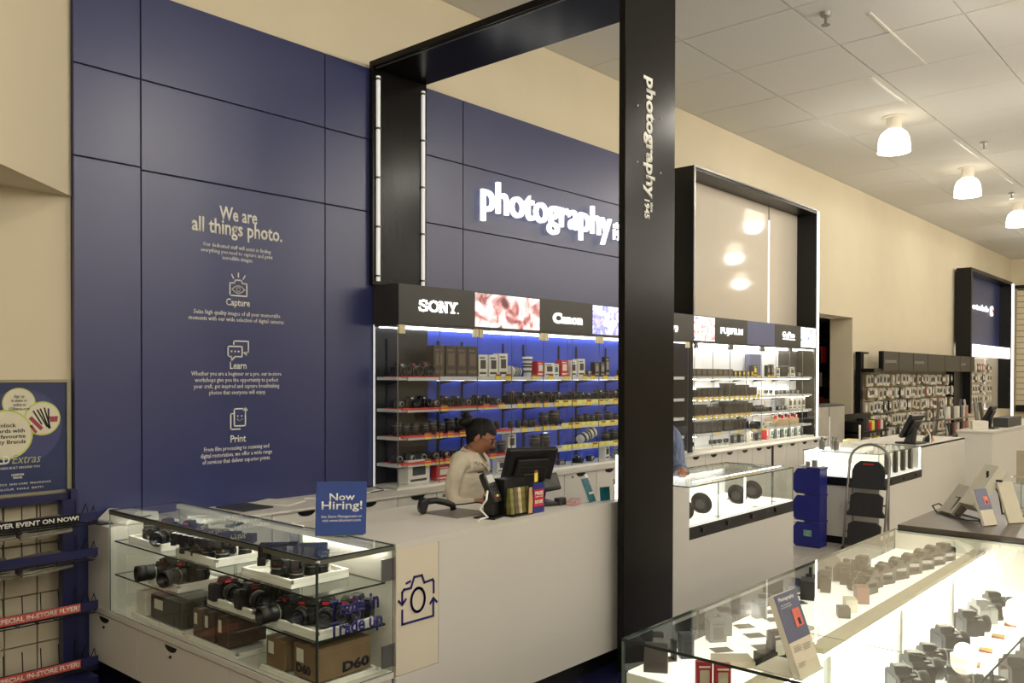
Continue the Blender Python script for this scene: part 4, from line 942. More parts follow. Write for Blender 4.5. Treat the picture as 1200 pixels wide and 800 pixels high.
for k in range(5):
    o=mk('wrapped_bar',b1(-.013,-.018,0,.013,.018,.135),[mat('wrap_%d'%(k%3),((120,116,60),(92,84,50),(188,172,130))[k%3],.35,vary=.4,scale=40)],bev=.003); o.location=(3.318+.031*k,2.935,.958); o.rotation_euler=(R(-10),R(5),0); tag(o,f'slim wrapped bar standing in the counter rack, {nth(k)} from the left','snack','wrapped bars in the rack')
o=mk('kraft_card',leaf('s',(3.415,2.895,.958),(3.45,2.90,.958),(3.44,2.91,1.09),.004,KRAFT),[mat('tan_card',(206,164,104),.6)]); recentre(o,(3.43,2.9,.957)); tag(o,'tan card leaning at the right end of the snack rack','card')
# teal cards
th_=thing('leaflet_holder','clear leaflet holder with a teal leaflet leaning near the black pillar','leaflet holder',(3.99,2.91,.95))
mk('leaflet',leaf('s',(3.96,2.90,.955),(4.04,2.915,.955),(3.92,2.93,1.09),.004,TEAL),[TEAL],th_); mk('clear_back',leaf('s',(3.955,2.915,.952),(4.05,2.93,.952),(3.92,2.945,1.11),.003,GLASS),[GLASS],th_)
mk('white_print',leaf('s',(3.962,2.905,1.0),(4.018,2.915,1.0),(3.957,2.908,1.012),.001,LETP),[LETP],th_)
o=mk('teal_card',leaf('s',(4.07,2.895,.952),(4.14,2.885,.952),(4.075,2.905,1.03),.012,TEAL),[TEAL]); recentre(o,(4.1,2.89,.951)); tag(o,'small square teal card standing nearest the black pillar','card')
o=mk('pink_packet',b1(-.05,-.03,0,.05,.03,.03),[mat('pink_pack',(190,150,150),.5,vary=.4,scale=40)],bev=.003); o.location=(3.865,2.945,.951); o.rotation_euler=(0,0,R(20)); tag(o,'small pink packet lying left of the teal leaflet','packet')
o=mk('dark_packet',b1(-.03,-.02,0,.03,.02,.04),[DGREY],bev=.003); o.location=(3.80,2.99,.951); tag(o,'small dark packet lying behind the pink packet','packet')

# ================================================================ LEFT RACK AND POSTER
pf=thing('poster_frame','framed navy loyalty poster with yellow-ringed bubbles on the left wall','poster',(1.75,4.98,1.33))
mk('frame',MB().box(1.30,4.975,1.635,1.945,5.015,1.65).box(1.925,4.975,1.04,1.945,5.015,1.635).box(1.30,4.975,1.03,1.945,5.015,1.045),[mat('frame_gold',(150,146,120),.35,metal=.4)],pf)
ps=mk('poster_sheet',b1(1.30,4.985,1.045,1.925,5.0,1.635),[mat('poster_navy',(40,52,92),.3,vary=.25,scale=3)],pf)
mk('lower_ledge',b1(1.30,4.93,.985,1.945,5.015,1.03),[NAVYM],pf)
yp=4.984
LIME=mat('lime_ring',(196,206,104),.5); BUB=mat('bubble_cream',(222,216,190),.5)
def disc(cx,cz,r,mt,y,nm): mk(nm,MB().prism(circ(cx,cz,r,n=32)[:-1],'Y',y-.001,y),[mt],ps)
disc(1.70,1.40,.20,mat('poster_halo',(60,64,110),.4),yp,'soft_disc')
disc(1.685,1.525,.082,LIME,yp-.001,'bubble_ring'); disc(1.685,1.525,.076,BUB,yp-.002,'bubble')
disc(1.80,1.44,.092,LIME,yp-.003,'bubble_ring'); disc(1.80,1.44,.084,BUB,yp-.004,'bubble')
disc(1.62,1.36,.132,LIME,yp-.005,'bubble_ring'); disc(1.62,1.36,.122,BUB,yp-.006,'bubble')
wp=lambda s,x0,z0,x1,z1,mt=INKB,y=yp-.0075,**k: wtext(s,x0,z0,x1,z1,y,mt,ps,ext=.0005,**k)
wp('Sign up\nin store or\nonline at\nLDExtras.com',1.635,1.488,1.735,1.57)
wp('Unlock\nRewards with\nyour favourite\nBeauty Brands',1.52,1.305,1.715,1.42,bold=.015)
wp('LD',1.58,1.205,1.638,1.25,LETP,bold=.04); wp('Extras',1.648,1.205,1.79,1.252,mat('pale_green_print',(170,178,140),.5),shear=.3)
wp('REWARDS BUILT AROUND YOU',1.56,1.178,1.785,1.19,LETP); wp('LONDON\nDRUGS',1.645,1.125,1.705,1.152,LETP,bold=.04)
wp('BEAUTY  COSMETICS  SKIN CARE  FRAGRANCE',1.45,1.092,1.84,1.102,LETP); wp('HAIR  COLOUR  NAILS  BATH',1.5,1.066,1.8,1.076,LETP)
m=MB()
for k,(x,z,a,l,) in enumerate(((1.755,1.48,-60,.08),(1.775,1.485,-62,.10),(1.79,1.49,-68,.11),(1.81,1.495,-75,.11),(1.83,1.49,-88,.10))):
    c_,s_=math.cos(R(a)),math.sin(R(a)); strokes(m,[(x,z),(x+l*c_,z+l*s_)],.008,yp-.005,.001)
mk('brush_print',m,[INKB],ps); m=MB(); strokes(m,[(1.745,1.44),(1.79,1.39)],.02,yp-.005,.001); strokes(m,[(1.745,1.40),(1.765,1.37)],.014,yp-.005,.001); m.prism([(1.835,1.45),(1.88,1.45),(1.875,1.42),(1.84,1.42)],'Y',yp-.006,yp-.005); mk('lipstick_print',m,[mat('rose_print',(150,60,80),.5)],ps)
# newspaper rack
nr=thing('newspaper_rack','navy wire newspaper rack with lettered shelf strips below the poster','rack',(1.7,4.8,0))
for x in (1.30,1.86): 
    p_=mk('rack_post',b1(x,4.87,0,x+.05,4.93,1.0),[NAVYM],nr)
mk('rack_upright',b1(1.915,4.90,.0,1.95,4.965,1.05),[NAVYM],nr)
mk('rack_base',b1(1.28,4.62,0,1.94,4.93,.09),[NAVYM],nr)
strips=[(.93,'FLYER EVENT ON NOW!',BLACK,LETP),(.74,None,NAVYM,None),(.46,'SPECIAL IN-STORE FLYER!',mat('salmon_strip',(204,92,80),.5,vary=.1),PAPW),(.165,'SPECIAL IN-STORE FLYER!',mat('salmon_strip',(204,92,80),.5),PAPW)]
for z,tx,mt,lt in strips:
    sh_=mk('rack_shelf',b1(1.28,4.655,z-.022,1.955,4.662,z+.022),[NAVYM],nr)
    m=MB()
    for yy in (4.67,4.73,4.80,4.87): m.cyl((1.28,yy,z-.045),(1.95,yy,z-.045),.0035,n=6)
    for k in range(8):
        x=1.30+.09*k; m.tube([(x,4.66,z+.02),(x,4.66,z-.045),(x,4.87,z-.045),(x,4.88,z+.06)],.003,5)
    m.tube([(1.28,4.66,z-.03),(1.95,4.66,z-.03),(1.955,4.87,z-.03)],.004,6); m.tube([(1.952,4.66,z-.02),(1.952,4.70,z+.05),(1.952,4.75,z-.02),(1.952,4.8,z+.05),(1.952,4.86,z-.02)],.003,5)
    mk('wire_basket',m,[WIRE],sh_)
    if tx:
        mk('lettered_strip',b1(1.28,4.651,z-.021,1.863,4.655,z+.021),[mt],sh_)
        wid={'F':.41}.get(tx[0],.385)
        wtext(tx,1.86-wid-.004,z-.012,1.86-.004,z+.013,4.6505,lt,sh_,ext=.0005,bold=.03)
for k,(z,lab) in enumerate(((.90,'top'),(.71,'second'))):
    for j,x in enumerate((1.44,1.71)):
        m=MB(); 
        for q in range(7): m.T=Matrix.Translation((0,0,.007*q))@Matrix.Rotation(R(random.uniform(-4,4)),4,'Z'); m.box(-.125,-.09,0,.125,.09,.006,0 if q%2 else 1)
        o=mk('newspaper_stack',m,[PAPER,mat('newsprint_grey',(116,112,100),.8,vary=.3,scale=60)]); o.location=(x,4.77,z-.035); o.rotation_euler=(R(9),R(-3),R(random.uniform(-6,6))); tag(o,f'stack of newspapers on the {lab} tier of the wire rack, '+('left' if j==0 else 'right')+' pile','newspapers','newspapers in the rack')
# ================================================================ FOREGROUND GLASS CASE
DZ=.665; RZ=.86
fg=thing('glass_case','large brightly lit foreground glass counter case full of cameras and boxes','display case',(3.1,.93,0))
mk('base_cabinet',b1(1.985,.515,.1,4.28,1.335,.60),[WHITE],fg); mk('plinth',b1(2.03,.56,0,4.26,1.30,.1),[BLACK],fg)
mk('black_band',b1(1.98,.512,.60,4.28,1.338,DZ-.015),[BLACK],fg)
mk('case_deck',b1(1.985,.515,DZ-.015,4.28,1.335,DZ),[WHITE2],fg)
mk('lit_floor',b1(2.45,.54,DZ,4.26,.95,DZ+.004),[mat('lightbox',(255,250,236),.5,emis=1.5)],fg,label='white floor of the near compartment, glow added to its colour')  # emission added to the floor so it burns out to white
mk('top_glass',MB().pane(1.98,.51,.944,4.285,1.34,.952),[GLASS,EDGED],fg)
mk('far_glass',MB().pane(1.98,1.333,DZ,2.395,1.34,.944),[GLASS,EDGE],fg); mk('far_glass',MB().pane(2.40,1.333,DZ,3.318,1.34,.944),[GLASS,EDGE],fg); mk('far_glass',MB().pane(3.324,1.333,DZ,4.28,1.34,.944),[GLASS,EDGE],fg)
mk('near_glass',MB().pane(1.98,.51,DZ,2.395,.517,.944),[GLASS,EDGED],fg); mk('near_glass',MB().pane(2.40,.51,DZ,3.318,.517,.944),[GLASS,EDGED],fg); mk('near_glass',MB().pane(3.324,.51,DZ,4.28,.517,.944),[GLASS,EDGED],fg)
mk('end_glass',MB().pane(1.98,.517,DZ,1.987,1.333,.944),[GLASS,EDGE],fg)
mk('divider_glass',MB().pane(2.396,.52,DZ,2.402,.998,.944),[GLASS,EDGE],fg)
mk('reflection_post',b1(3.316,1.326,RZ,3.326,1.342,.944),[mat('reflection_glow',(236,232,216),.3,emis=.15)],fg,label='pale glowing bar painted as a light strip reflection on the far panes')  # glow put in for the reflection of a portal light strip
mk('dark_support',b1(3.23,1.315,RZ,3.238,1.323,.944),[DGREY],fg)
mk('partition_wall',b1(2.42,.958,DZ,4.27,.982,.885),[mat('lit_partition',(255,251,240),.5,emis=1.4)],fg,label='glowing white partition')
mk('partition_cap',b1(2.42,.945,.885,4.28,.995,.90),[mat('beige_cap',(196,186,160),.5)],fg)
for x in (2.45,3.1,3.75): mk('partition_post',b1(x,.948,DZ,x+.03,.99,.886),[WSHELF],fg)
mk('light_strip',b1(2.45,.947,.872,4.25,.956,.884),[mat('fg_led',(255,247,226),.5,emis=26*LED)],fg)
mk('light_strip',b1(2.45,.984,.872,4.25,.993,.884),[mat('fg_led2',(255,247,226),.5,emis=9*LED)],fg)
mk('raised_deck',b1(1.99,1.02,DZ,4.268,1.33,RZ-.004),[WHITE2],fg)
mk('lit_deck_top',b1(1.995,1.03,RZ-.004,4.266,1.328,RZ),[mat('added_deck_glow',(255,250,236),.5,emis=.8)],fg,label='white raised deck, glow added to its colour')  # deck emission added in place of a strip lighting it
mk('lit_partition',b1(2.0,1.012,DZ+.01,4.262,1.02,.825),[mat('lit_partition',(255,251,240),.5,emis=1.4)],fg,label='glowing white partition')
mk('deck_lip',b1(1.99,1.0,.83,4.268,1.03,RZ+.012),[mat('beige_cap',(206,198,176),.4)],fg)
for x in (2.45,3.1,3.75): mk('partition_post',b1(x,1.004,DZ,x+.03,1.015,.83),[WSHELF],fg)
mk('light_strip',b1(2.02,1.002,.822,4.25,1.01,.83),[mat('fg_led',(255,247,226),.5,emis=26*LED)],fg)
mk('light_strip',b1(4.262,.53,.70,4.27,.94,.72),[mat('fg_led2',(255,247,226),.5,emis=9*LED)],fg)
mk('end_wall',b1(4.27,.52,DZ,4.28,1.33,.944),[WHITE2],fg)
G1='cameras in the foreground case'
Zd=DZ+.005
for k,(x,y,pr,sc,rz) in enumerate(((2.86,.87,DSLR2,.95,38),(3.02,.875,DSLR2,.98,36),(3.20,.885,DSLRL,.8,34),(3.43,.89,DSLR2,.92,40),(3.72,.885,DSLR,.92,36),(3.93,.885,DSLRS,.95,36),(4.12,.88,DSLR,.9,30))):
    pr.put((x,y,Zd),R(rz),f'{"silver" if pr is DSLRS else "black"} camera in the row before the glowing partition, {nth(k)} from the near end','camera',G1,sc=sc)
for k,(x,y,pr,sc,rz) in enumerate(((2.80,.66,LENS,.9,0),(2.95,.62,LENS,.95,0),(2.98,.74,DSLR,.9,20),(3.20,.62,DSLR,.95,30),(3.34,.60,DSLRL,.9,30),(3.52,.62,DSLR2,.9,30))):
    pr.put((x,y,Zd),R(rz),f'black {"lens" if pr is LENS else "camera"} near the front rim of the foreground case, {nth(k)} from the near end','lens' if pr is LENS else 'camera',G1,sc=sc)
def card(x,y,rz,lab,mt=None,w_=.09,d_=.06,z=Zd,grp='price cards in the foreground case'):
    o=mk('price_card',b1(-w_/2,-d_/2,0,w_/2,d_/2,.0012),[mt or PAPW]); o.location=(x,y,z); o.rotation_euler=(0,0,R(rz)); tag(o,lab,'card',grp); return o
for k,(x,y) in enumerate(((2.98,.80),(3.14,.76),(3.32,.77),(3.52,.775),(3.74,.78),(3.95,.78),(3.30,.55),(3.45,.555))):
    c=card(x,y,10,f'yellow card with red corner lying on the lit floor, {nth(k)} along from the near end',mat('yellow_card',(232,206,110),.5,vary=.15,scale=20),.07,.045)
    mk('red_corner',MB().prism([(-.035,-.022),(-.035,.022),(-.005,.022),(-.02,-.022)],'Z',.0013,.002),[mat('red_corner',(190,60,50),.5)],c,world=False)
# things hung on the partition
for k,(x,n_) in enumerate(((2.86,'nearest'),(3.65,'middle'),(3.98,'farthest'))):
    o=mk('dark_gadget',MB().box(-.03,-.012,-.04,.03,0,.04).box(-.018,-.014,-.02,.018,-.012,.02,1),[DGREY,PAPW] if k<2 else [DGREY,DGREY],bev=.003); o.location=(x,1.001,.775); o.scale=(1,1,1) if k<2 else (.35,1,1.2); tag(o,f'small dark gadget mounted on the glowing partition, {n_} of three','gadget','gadgets on the partition')
# far compartment
zr=RZ+.001
for k,(x,y,sc,rz) in enumerate(((3.30,1.13,.72,170),(3.40,1.15,.75,165),(3.50,1.14,.78,160),(3.62,1.125,.8,160),(3.75,1.115,.82,160),(3.87,1.10,.82,160),(4.0,1.09,.82,160),(4.12,1.08,.82,160))):
    (DSLR if k%2 else DSLR2).put((x,y,zr),R(rz),f'black camera on the raised deck of the foreground case, {nth(k)} from the near end','camera',G1,sc=sc)
for k,(x,y,sc,rz) in enumerate(((3.25,1.27,.78,200),(3.42,1.26,.8,200),(3.6,1.25,.82,190))):
    DSLR.put((x,y,zr),R(rz),f'black camera by the far glass of the foreground case, {nth(k)} from the near end','camera',G1,sc=sc)
for k,(x,y) in enumerate(((2.14,1.30),(2.33,1.22),(2.44,1.14),(2.53,1.21),(2.60,1.28),(2.74,1.24),(2.82,1.29),(3.0,1.27),(3.12,1.29),(3.55,1.2),(3.8,1.22),(2.66,1.12))):
    card(x,y,-35,f'grey price card on the raised deck of the foreground case, {nth(k)} from the near end',mat('grey_card',(120,116,104),.5),.06,.045,z=zr)
G3='boxes in the foreground case'
def fb(x,y,w_,d_,h_,rz,mt,lab,front=None,z=None,nm='product_box'):
    z=zr if z is None else z
    o=mk(nm,b1(-w_/2,-d_/2,0,w_/2,d_/2,h_),[mt],bev=.002); o.location=(x,y,z); o.rotation_euler=(0,0,R(rz)); tag(o,lab,'box',G3)
    if front: mk('front_print',MB().box(-w_*.3,-d_/2-.001,h_*.15,w_*.3,-d_/2,h_*.7),[front],o,world=False); mk('title_print',MB().box(-w_*.35,-d_/2-.001,h_*.8,w_*.35,-d_/2,h_*.86),[front],o,world=False)
    return o
fb(2.20,1.265,.04,.035,.072,-42,mat('slate_box',(70,74,84),.4,vary=.3,scale=10),'dark slate box standing near the corner of the foreground case',DGREY)
fb(2.165,1.285,.012,.03,.055,-42,BLK2,'narrow black upright box beside the slate box in the foreground case')
fb(2.40,1.275,.055,.04,.068,-40,mat('grey_box',(128,132,130),.4),'pale grey box on the raised deck of the foreground case, wider of two',GREYM)
fb(2.475,1.285,.035,.04,.062,-40,MATS['grey_box'],'narrow grey box right of the pale grey box in the foreground case')
fb(2.73,1.29,.045,.03,.06,-30,mat('bluegrey_box',(120,134,144),.4),'blue-grey box standing behind the brochure in the foreground case',GREYM)
fb(3.09,1.27,.08,.05,.07,20,BLK2,'black camera bag by the far glass in the foreground case',DGREY)
fb(2.235,1.135,.11,.075,.02,-48,mat('taupe_box',(190,180,156),.6),'flat taupe box lying on the raised deck of the foreground case')
o=fb(2.37,1.065,.055,.03,.082,-25,BLK2,'black box with a pale patterned label beneath the brochure stand',PAPW)
fb(2.275,1.055,.055,.04,.045,-25,BLK2,'short black box left of the labelled black box in the foreground case')
fb(2.60,.80,.16,.12,.03,40,mat('gold_frame',(120,110,80),.5),'flat framed box lying at the bottom edge of the picture in the foreground case',PAPW,z=DZ+.005)
fb(2.93,1.08,.05,.04,.035,30,DGREY,'small grey product box on the raised deck, left of the white one',PAPW); fb(3.02,1.09,.06,.04,.045,30,PAPW,'white product box on the raised deck by the pale lip',DGREY); fb(3.16,1.10,.06,.045,.06,30,mat('rose_box',(150,112,104),.5),'rose box on the raised deck next to the cameras')
fb(2.62,1.08,.07,.05,.03,-10,PAPW,'white box on the raised deck behind the brochure stand')
# red boxes standing at the near end
for k,(x,y) in enumerate(((2.005,1.10),(2.02,1.055))):
    o=fb(x,y,.042,.02,.075,-48,mat('crimson_box',(168,26,44),.45),('left' if k==0 else 'right')+' of the two slim crimson boxes standing behind the end glass of the foreground case',PAPW)
    mk('window',b1(-.012,-.0125,.01,.012,-.0115,.055),[mat('beige_window',(186,176,152),.5)],o,world=False)
# tilted dark folder with coral edge
o=mk('photo_folder',MB().prism([(-.05,0),(.05,0),(.05,.055),(.03,.06),(-.05,.03)],'Y',-.065,.065),[mat('brown_folder',(66,58,54),.35,vary=.2)],bev=.002); o.location=(2.07,1.285,zr); o.rotation_euler=(0,0,R(30)); tag(o,'dark brown sloping box with coral edge in the near corner of the foreground case','box',G3); o.scale=(1,.5,1)
mk('coral_edge',MB().box(-.05,-.068,0,.05,-.065,.008),[mat('coral',(206,110,84),.5)],o,world=False)
# brochure stand on the case
bs_=thing('brochure_stand','clear tilted stand with navy and cream photography booklets on the foreground case','brochure',(2.05,.86,.953))
BL,BR,TL=(1.990,.835,.9545),(2.105,.830,.9545),(1.992,.905,1.14)
bk=mk('booklet_stack',leaf('s',BL,BR,TL,.016,PAPW),[PAPW],bs_)
def on(BL,BR,TL,u0,v0,u1,v1,th,mt,par,nm,lift=.0015):
    BL,BR,TL=Vector(BL),Vector(BR),Vector(TL); U=BR-BL;W=TL-BL; n=U.cross(W).normalized()
    if n.dot(BL-Vector((0,0,1.68)))<0: n=-n
    f=lambda u,v: BL+U*u+W*v-n*lift
    return mk(nm,leaf(nm,f(u0,v0),f(u1,v0),f(u0,v1),th,mt),[mt],par)
def ontext(s,BL,BR,TL,u0,v0,u1,v1,mt,par,lift=.004,**k):
    BL,BR,TL=Vector(BL),Vector(BR),Vector(TL); U=BR-BL;W=TL-BL; n=U.cross(W).normalized()
    if n.dot(BL-Vector((0,0,1.68)))>0: n=-n
    a=U.normalized(); b=(W-a*W.dot(a)).normalized(); o=BL+U*u0+W*v0+n*lift-wloc(par)
    M=Matrix(((a.x,b.x,n.x,o.x),(a.y,b.y,n.y,o.y),(a.z,b.z,n.z,o.z),(0,0,0,1)))
    return text(s,M,U.length*(u1-u0),W.length*(v1-v0),mt,par,0,**k)
COVN=mat('cover_slate',(84,88,112),.35,vary=.1)
def booklet(BL,BR,TL,par,big=True):
    c=on(BL,BR,TL,0,.42,1,1,.001,COVN,par,'cover_top'); on(BL,BR,TL,0,0,1,.42,.001,mat('cover_cream',(206,196,172),.5),par,'cover_bottom')
    on(BL,BR,TL,.52,.56,.86,.78,.001,mat('coral_print',(214,104,84),.5,vary=.3,scale=30),par,'picture_print',.003); on(BL,BR,TL,.66,.58,.76,.66,.001,INKB,par,'picture_print',.004)
    if big:
        ontext('Photography',BL,BR,TL,.10,.90,.80,.96,LETP,par,bold=.02); ontext('tips, classes and gear\nfor every photographer',BL,BR,TL,.10,.82,.60,.875,LETP,par)
        on(BL,BR,TL,.10,.365,.38,.37,.0006,GREYM,par,'print_line',.0025)
        for a,b_,v in ((.1,.42,.34),(.1,.42,.32),(.1,.42,.30),(.52,.85,.34),(.52,.85,.32),(.52,.85,.30),(.52,.8,.28),(.1,.42,.16),(.1,.36,.14),(.1,.36,.12)): on(BL,BR,TL,a,v,b_,v+.007,.0005,mat('text_grey',(130,122,106),.6),par,'print_line',.0025)
booklet(BL,BR,TL,bs_)
mk('clear_front',leaf('s',(1.985,.83,.953),(2.11,.825,.953),(1.985,.842,.985),.003,GLASS),[GLASS],bs_)
mk('clear_base',MB().prism([(1.985,.83),(2.11,.825),(2.115,.95),(1.99,.955)],'Z',.9525,.9555),[mat('pale_acrylic',(206,206,186),.2)],bs_)
# dark raised table behind the case
tb=thing('display_table','raised dark-topped counter end standing right behind the foreground glass case','counter',(5.4,.4,0))
mk('dark_top',b1(4.285,-.9,.952,6.4,1.325,.972),[mat('dark_top',(70,62,52),.3,vary=.1)],tb,bev=.001)
mk('steel_underframe',b1(4.30,-.88,.935,6.38,1.31,.952),[WSHELF],tb); mk('table_body',b1(4.30,-.86,0,6.38,1.30,.935),[WHITE],tb)
# wire stand with leaflets
GB='leaflets on the dark table'
ws=thing('wire_leaflet_rack','black wire rack holding slanted stacks of leaflets on the dark table','rack',(4.75,1.15,.973))
mk('wire_frame',MB().tube([(4.79,1.29,.978),(4.60,1.10,.978),(4.62,1.02,.978)],.004).tube([(4.86,1.24,.978),(4.66,1.05,.978)],.004).tube([(4.79,1.29,.978),(4.83,1.32,1.0),(4.87,1.30,1.01),(4.86,1.24,.978)],.004).tube([(4.74,1.22,.978),(4.80,1.18,1.06),(4.88,1.24,1.05)],.004).tube([(4.62,1.05,.978),(4.62,1.05,.985),(4.66,1.05,.985)],.004),[BLK2],ws)
def stack(BL,BR,TL,th,mt,lab,tile=None):
    o=mk('leaflet_stack',leaf('s',BL,BR,TL,th,mt),[mt]); 
    recentre(o,BL); tag(o,lab,'leaflets',GB); return o
stack((4.80,1.28,.985),(4.72,1.20,.985),(4.93,1.22,1.115),.03,mat('leaf_grey',(170,166,150),.6),'left slanted stack of grey-green leaflets in the wire rack')
stack((4.74,1.20,.985),(4.71,1.17,.985),(4.87,1.13,1.105),.02,mat('leaf_dark',(74,66,54),.6),'dark slanted booklet beside the left leaflet stack in the wire rack')
stack((4.70,1.16,1.05),(4.62,1.08,1.05),(4.86,1.08,1.235),.05,mat('leaf_pale',(196,192,174),.6,vary=.1),'tallest slanted stack of pale leaflets in the middle of the wire rack')
o=mk('dark_bracket',MB().box(4.75,1.04,.975,4.76,1.05,1.21).box(4.75,.98,1.16,4.76,1.05,1.17).tube([(4.75,1.05,1.2),(4.78,1.0,1.1),(4.76,.98,1.0)],.004),[BLK2],ws)
BL,BR,TL=(4.50,1.0,.975),(4.585,.965,.975),(4.565,1.065,1.135)
bk2=thing('booklet','navy and cream booklet leaning in front of the wire rack on the dark table','booklet',(4.54,.99,.974))
mk('pages',leaf('s',BL,BR,TL,.012,PAPW),[PAPW],bk2); booklet(BL,BR,TL,bk2,False)
stack((4.66,.93,.975),(4.74,.88,.975),(4.74,1.0,1.16),.01,mat('leaf_cream',(200,192,168),.6),'cream folded card leaning right of the navy and cream booklet')
# clear holder; glowing edge added for the light post of a case beyond
ch=thing('acrylic_holder','clear acrylic holder with added glowing edge on the dark table at the right border','holder',(5.1,.95,.973))
mk('base',MB().pane(4.95,.86,.973,5.25,1.02,.979),[GLASS,EDGE],ch); mk('added_glow_edge',b1(5.03,.995,.979,5.036,1.0,1.105),[LEDM],ch); mk('upright',MB().pane(5.036,.99,.979,5.25,.995,1.12),[GLASS,EDGE],ch)
for k,(x,y) in enumerate(((5.35,1.0),(5.6,.95))):
    o=mk('acrylic_block',b1(-.06,-.05,0,.06,.05,.16+.08*k),[GLASS,EDGE]); o.location=(x,y,.973); tag(o,('shorter' if k==0 else 'taller')+' clear acrylic block at the right border on the dark table','holder')

# ================================================================ SECOND ISLAND
i2=thing('island_counter','second pale counter island with lit corner glass case, behind the step stool','counter',(10,3,0))
IZ=.925
mk('front_face',MB().box(8.57,2.82,.08,9.905,2.84,.59).box(9.905,2.82,.08,11.66,2.84,IZ-.002),[WHITE],i2); mk('body',MB().box(8.57,2.84,.08,11.64,3.55,.59).box(9.91,2.84,.59,11.64,3.55,IZ-.02),[WHITE],i2)
mk('worktop',b1(9.905,2.82,IZ-.02,11.66,3.6,IZ),[WHITE],i2); mk('plinth',b1(8.6,2.86,0,11.6,3.5,.08),[BLACK],i2)
bd=mk('black_band',b1(8.552,2.815,.59,9.905,3.58,.672),[BLACK],i2)
for x in (8.9,9.3,9.7): mk('band_lock',MB().lathe([(.018,2.806),(.018,2.816)],10,axis='Y',c=(x,0,.63)),[BLK2],bd)
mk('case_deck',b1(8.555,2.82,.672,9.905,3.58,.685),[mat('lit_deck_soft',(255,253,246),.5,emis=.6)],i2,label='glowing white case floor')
mk('case_top_glass',MB().pane(8.55,2.815,IZ-.007,9.905,3.58,IZ),[GLASS,EDGE],i2); mk('case_front_glass',MB().pane(8.55,2.818,.685,9.905,2.824,IZ-.007),[GLASS,EDGE],i2); mk('case_side_glass',MB().pane(8.552,2.824,.685,8.558,3.57,IZ-.007),[GLASS,EDGE],i2)
mk('case_back',b1(8.56,3.565,.685,9.905,3.575,IZ-.008),[CWHITE],i2); mk('case_end',b1(9.885,2.83,.685,9.904,3.56,IZ-.008),[WHITE2],i2)
mk('case_light',b1(8.6,3.54,.895,9.88,3.556,.912),[mat('island_led',(255,250,240),.5,emis=16)],i2)
mk('light_strip',b1(9.885,2.83,.69,9.9,2.842,.91),[LEDM],i2)
for k in range(11):
    x=9.0+.083*k
    fb(x,2.885+.03*(k%3),.066,.03,.20+.015*(k%2),0,BLK2 if k not in (4,8) else PAPW,f'slim upright {"black" if k not in (4,8) else "white"} box in the second island case, {nth(k)} from the left',DGREY,z=.686)['group']='slim boxes in the island case'
fb(8.78,3.05,.16,.14,.08,20,PAPW,'white open box in the left corner of the second island case',z=.686)
# things on the island
till((10.15,3.0,IZ),R(-8),'distant black till monitor on the second island counter','till monitors')
till((13.9,3.05,IZ),R(0),'farthest black till monitor, on the counter at the right edge of the picture','till monitors')
o=mk('card_terminal',MB().prism([(-.04,0),(.04,0),(.03,.05),(-.03,.12),(-.05,.1)],'X',-.04,.04),[BLK2],bev=.004); o.location=(10.45,2.92,IZ); o.rotation_euler=(0,0,R(30)); tag(o,'small black card terminal right of the till on the second island','card terminal')
for k,x in enumerate((10.62,10.7)):
    o=mk('leaflet_stack',b1(-.03,-.02,0,.03,.02,.16),[(KRAFT,mat('peach_card',(196,150,120),.6))[k]]); o.location=(x,2.93,IZ); o.rotation_euler=(R(-20),0,R(20)); tag(o,('brown','peach')[k]+' leaning leaflets beside the till on the second island','leaflets')
o=mk('white_cable',MB().tube([(10.3,2.88,1.08),(10.36,2.86,1.02),(10.38,2.86,.95),(10.34,2.86,.93)],.008),[WHITE2]); recentre(o,(10.34,2.87,IZ)); tag(o,'white looped cable of the card terminal on the second island','cable')
fb(9.3,3.3,.5,.22,.05,5,PAPW,'flat white box on the glass top of the second island',z=IZ+.001)['group']='boxes on the second island'
o=mk('white_sign_card',b1(-.04,-.01,0,.04,.01,.17),[PAPW],bev=.002); o.location=(9.45,3.32,IZ+.052); o.rotation_euler=(0,R(-18),R(20)); tag(o,'white card leaning on the flat white box on the second island','card')
fb(9.55,3.45,.16,.12,.06,0,mat('yellowish_box',(214,202,130),.6),'yellowish box on the glass top of the second island',z=IZ+.001)['group']='boxes on the second island'
for k,(x,y,z) in enumerate(((8.66,3.42,.95),(8.72,3.30,.93),(8.80,3.36,.97))):
    o=mk('clear_bottle',MB().lathe([(.03,0),(.03,.09),(.012,.11),(.012,.13)],12),[STEEL]); o.location=(x,y,IZ+.001); tag(o,f'small metallic bottle on the left end of the second island, {nth(k)} one','bottle')
# blue stacking bins
bn=None
for k in range(3):
    z0=.262*k
    m=MB().prism([(3.262,z0+.0),(3.50,z0+0),(3.53,z0+.03),(3.53,z0+.19),(3.49,z0+.245),(3.262,z0+.245)],'X',8.21,8.40)
    m.box(8.205,3.255,z0+.235,8.405,3.40,z0+.26)
    o=mk('blue_bin',m,[BINB],bev=.006); recentre(o,(8.3,3.4,z0)); tag(o,('bottom bin with a small picture sticker','middle bin','topmost bin')[k]+' of the blue stacking bins beside the second island','bin','blue stacking bins')
    mk('bin_gap',MB().box(8.2085,3.42,z0+.246,8.215,3.53,z0+.257),[WHITE2],o) if k<2 else None
    if k==0: mk('sticker',b1(8.2075,3.34,.11,8.21,3.42,.17),[mat('sticker',(110,150,140),.5,vary=.5,scale=60)],o)
m=MB().box(8.24,3.28,.785,8.38,3.5,.79).cyl((8.3,3.35,.79),(8.3,3.35,.85),.025,n=10).cyl((8.33,3.43,.79),(8.33,3.43,.83),.02,n=10); o=mk('metal_tray',m,[STEEL]); recentre(o,(8.3,3.4,.785)); tag(o,'small metal tray with bottles on top of the blue bins','tray')
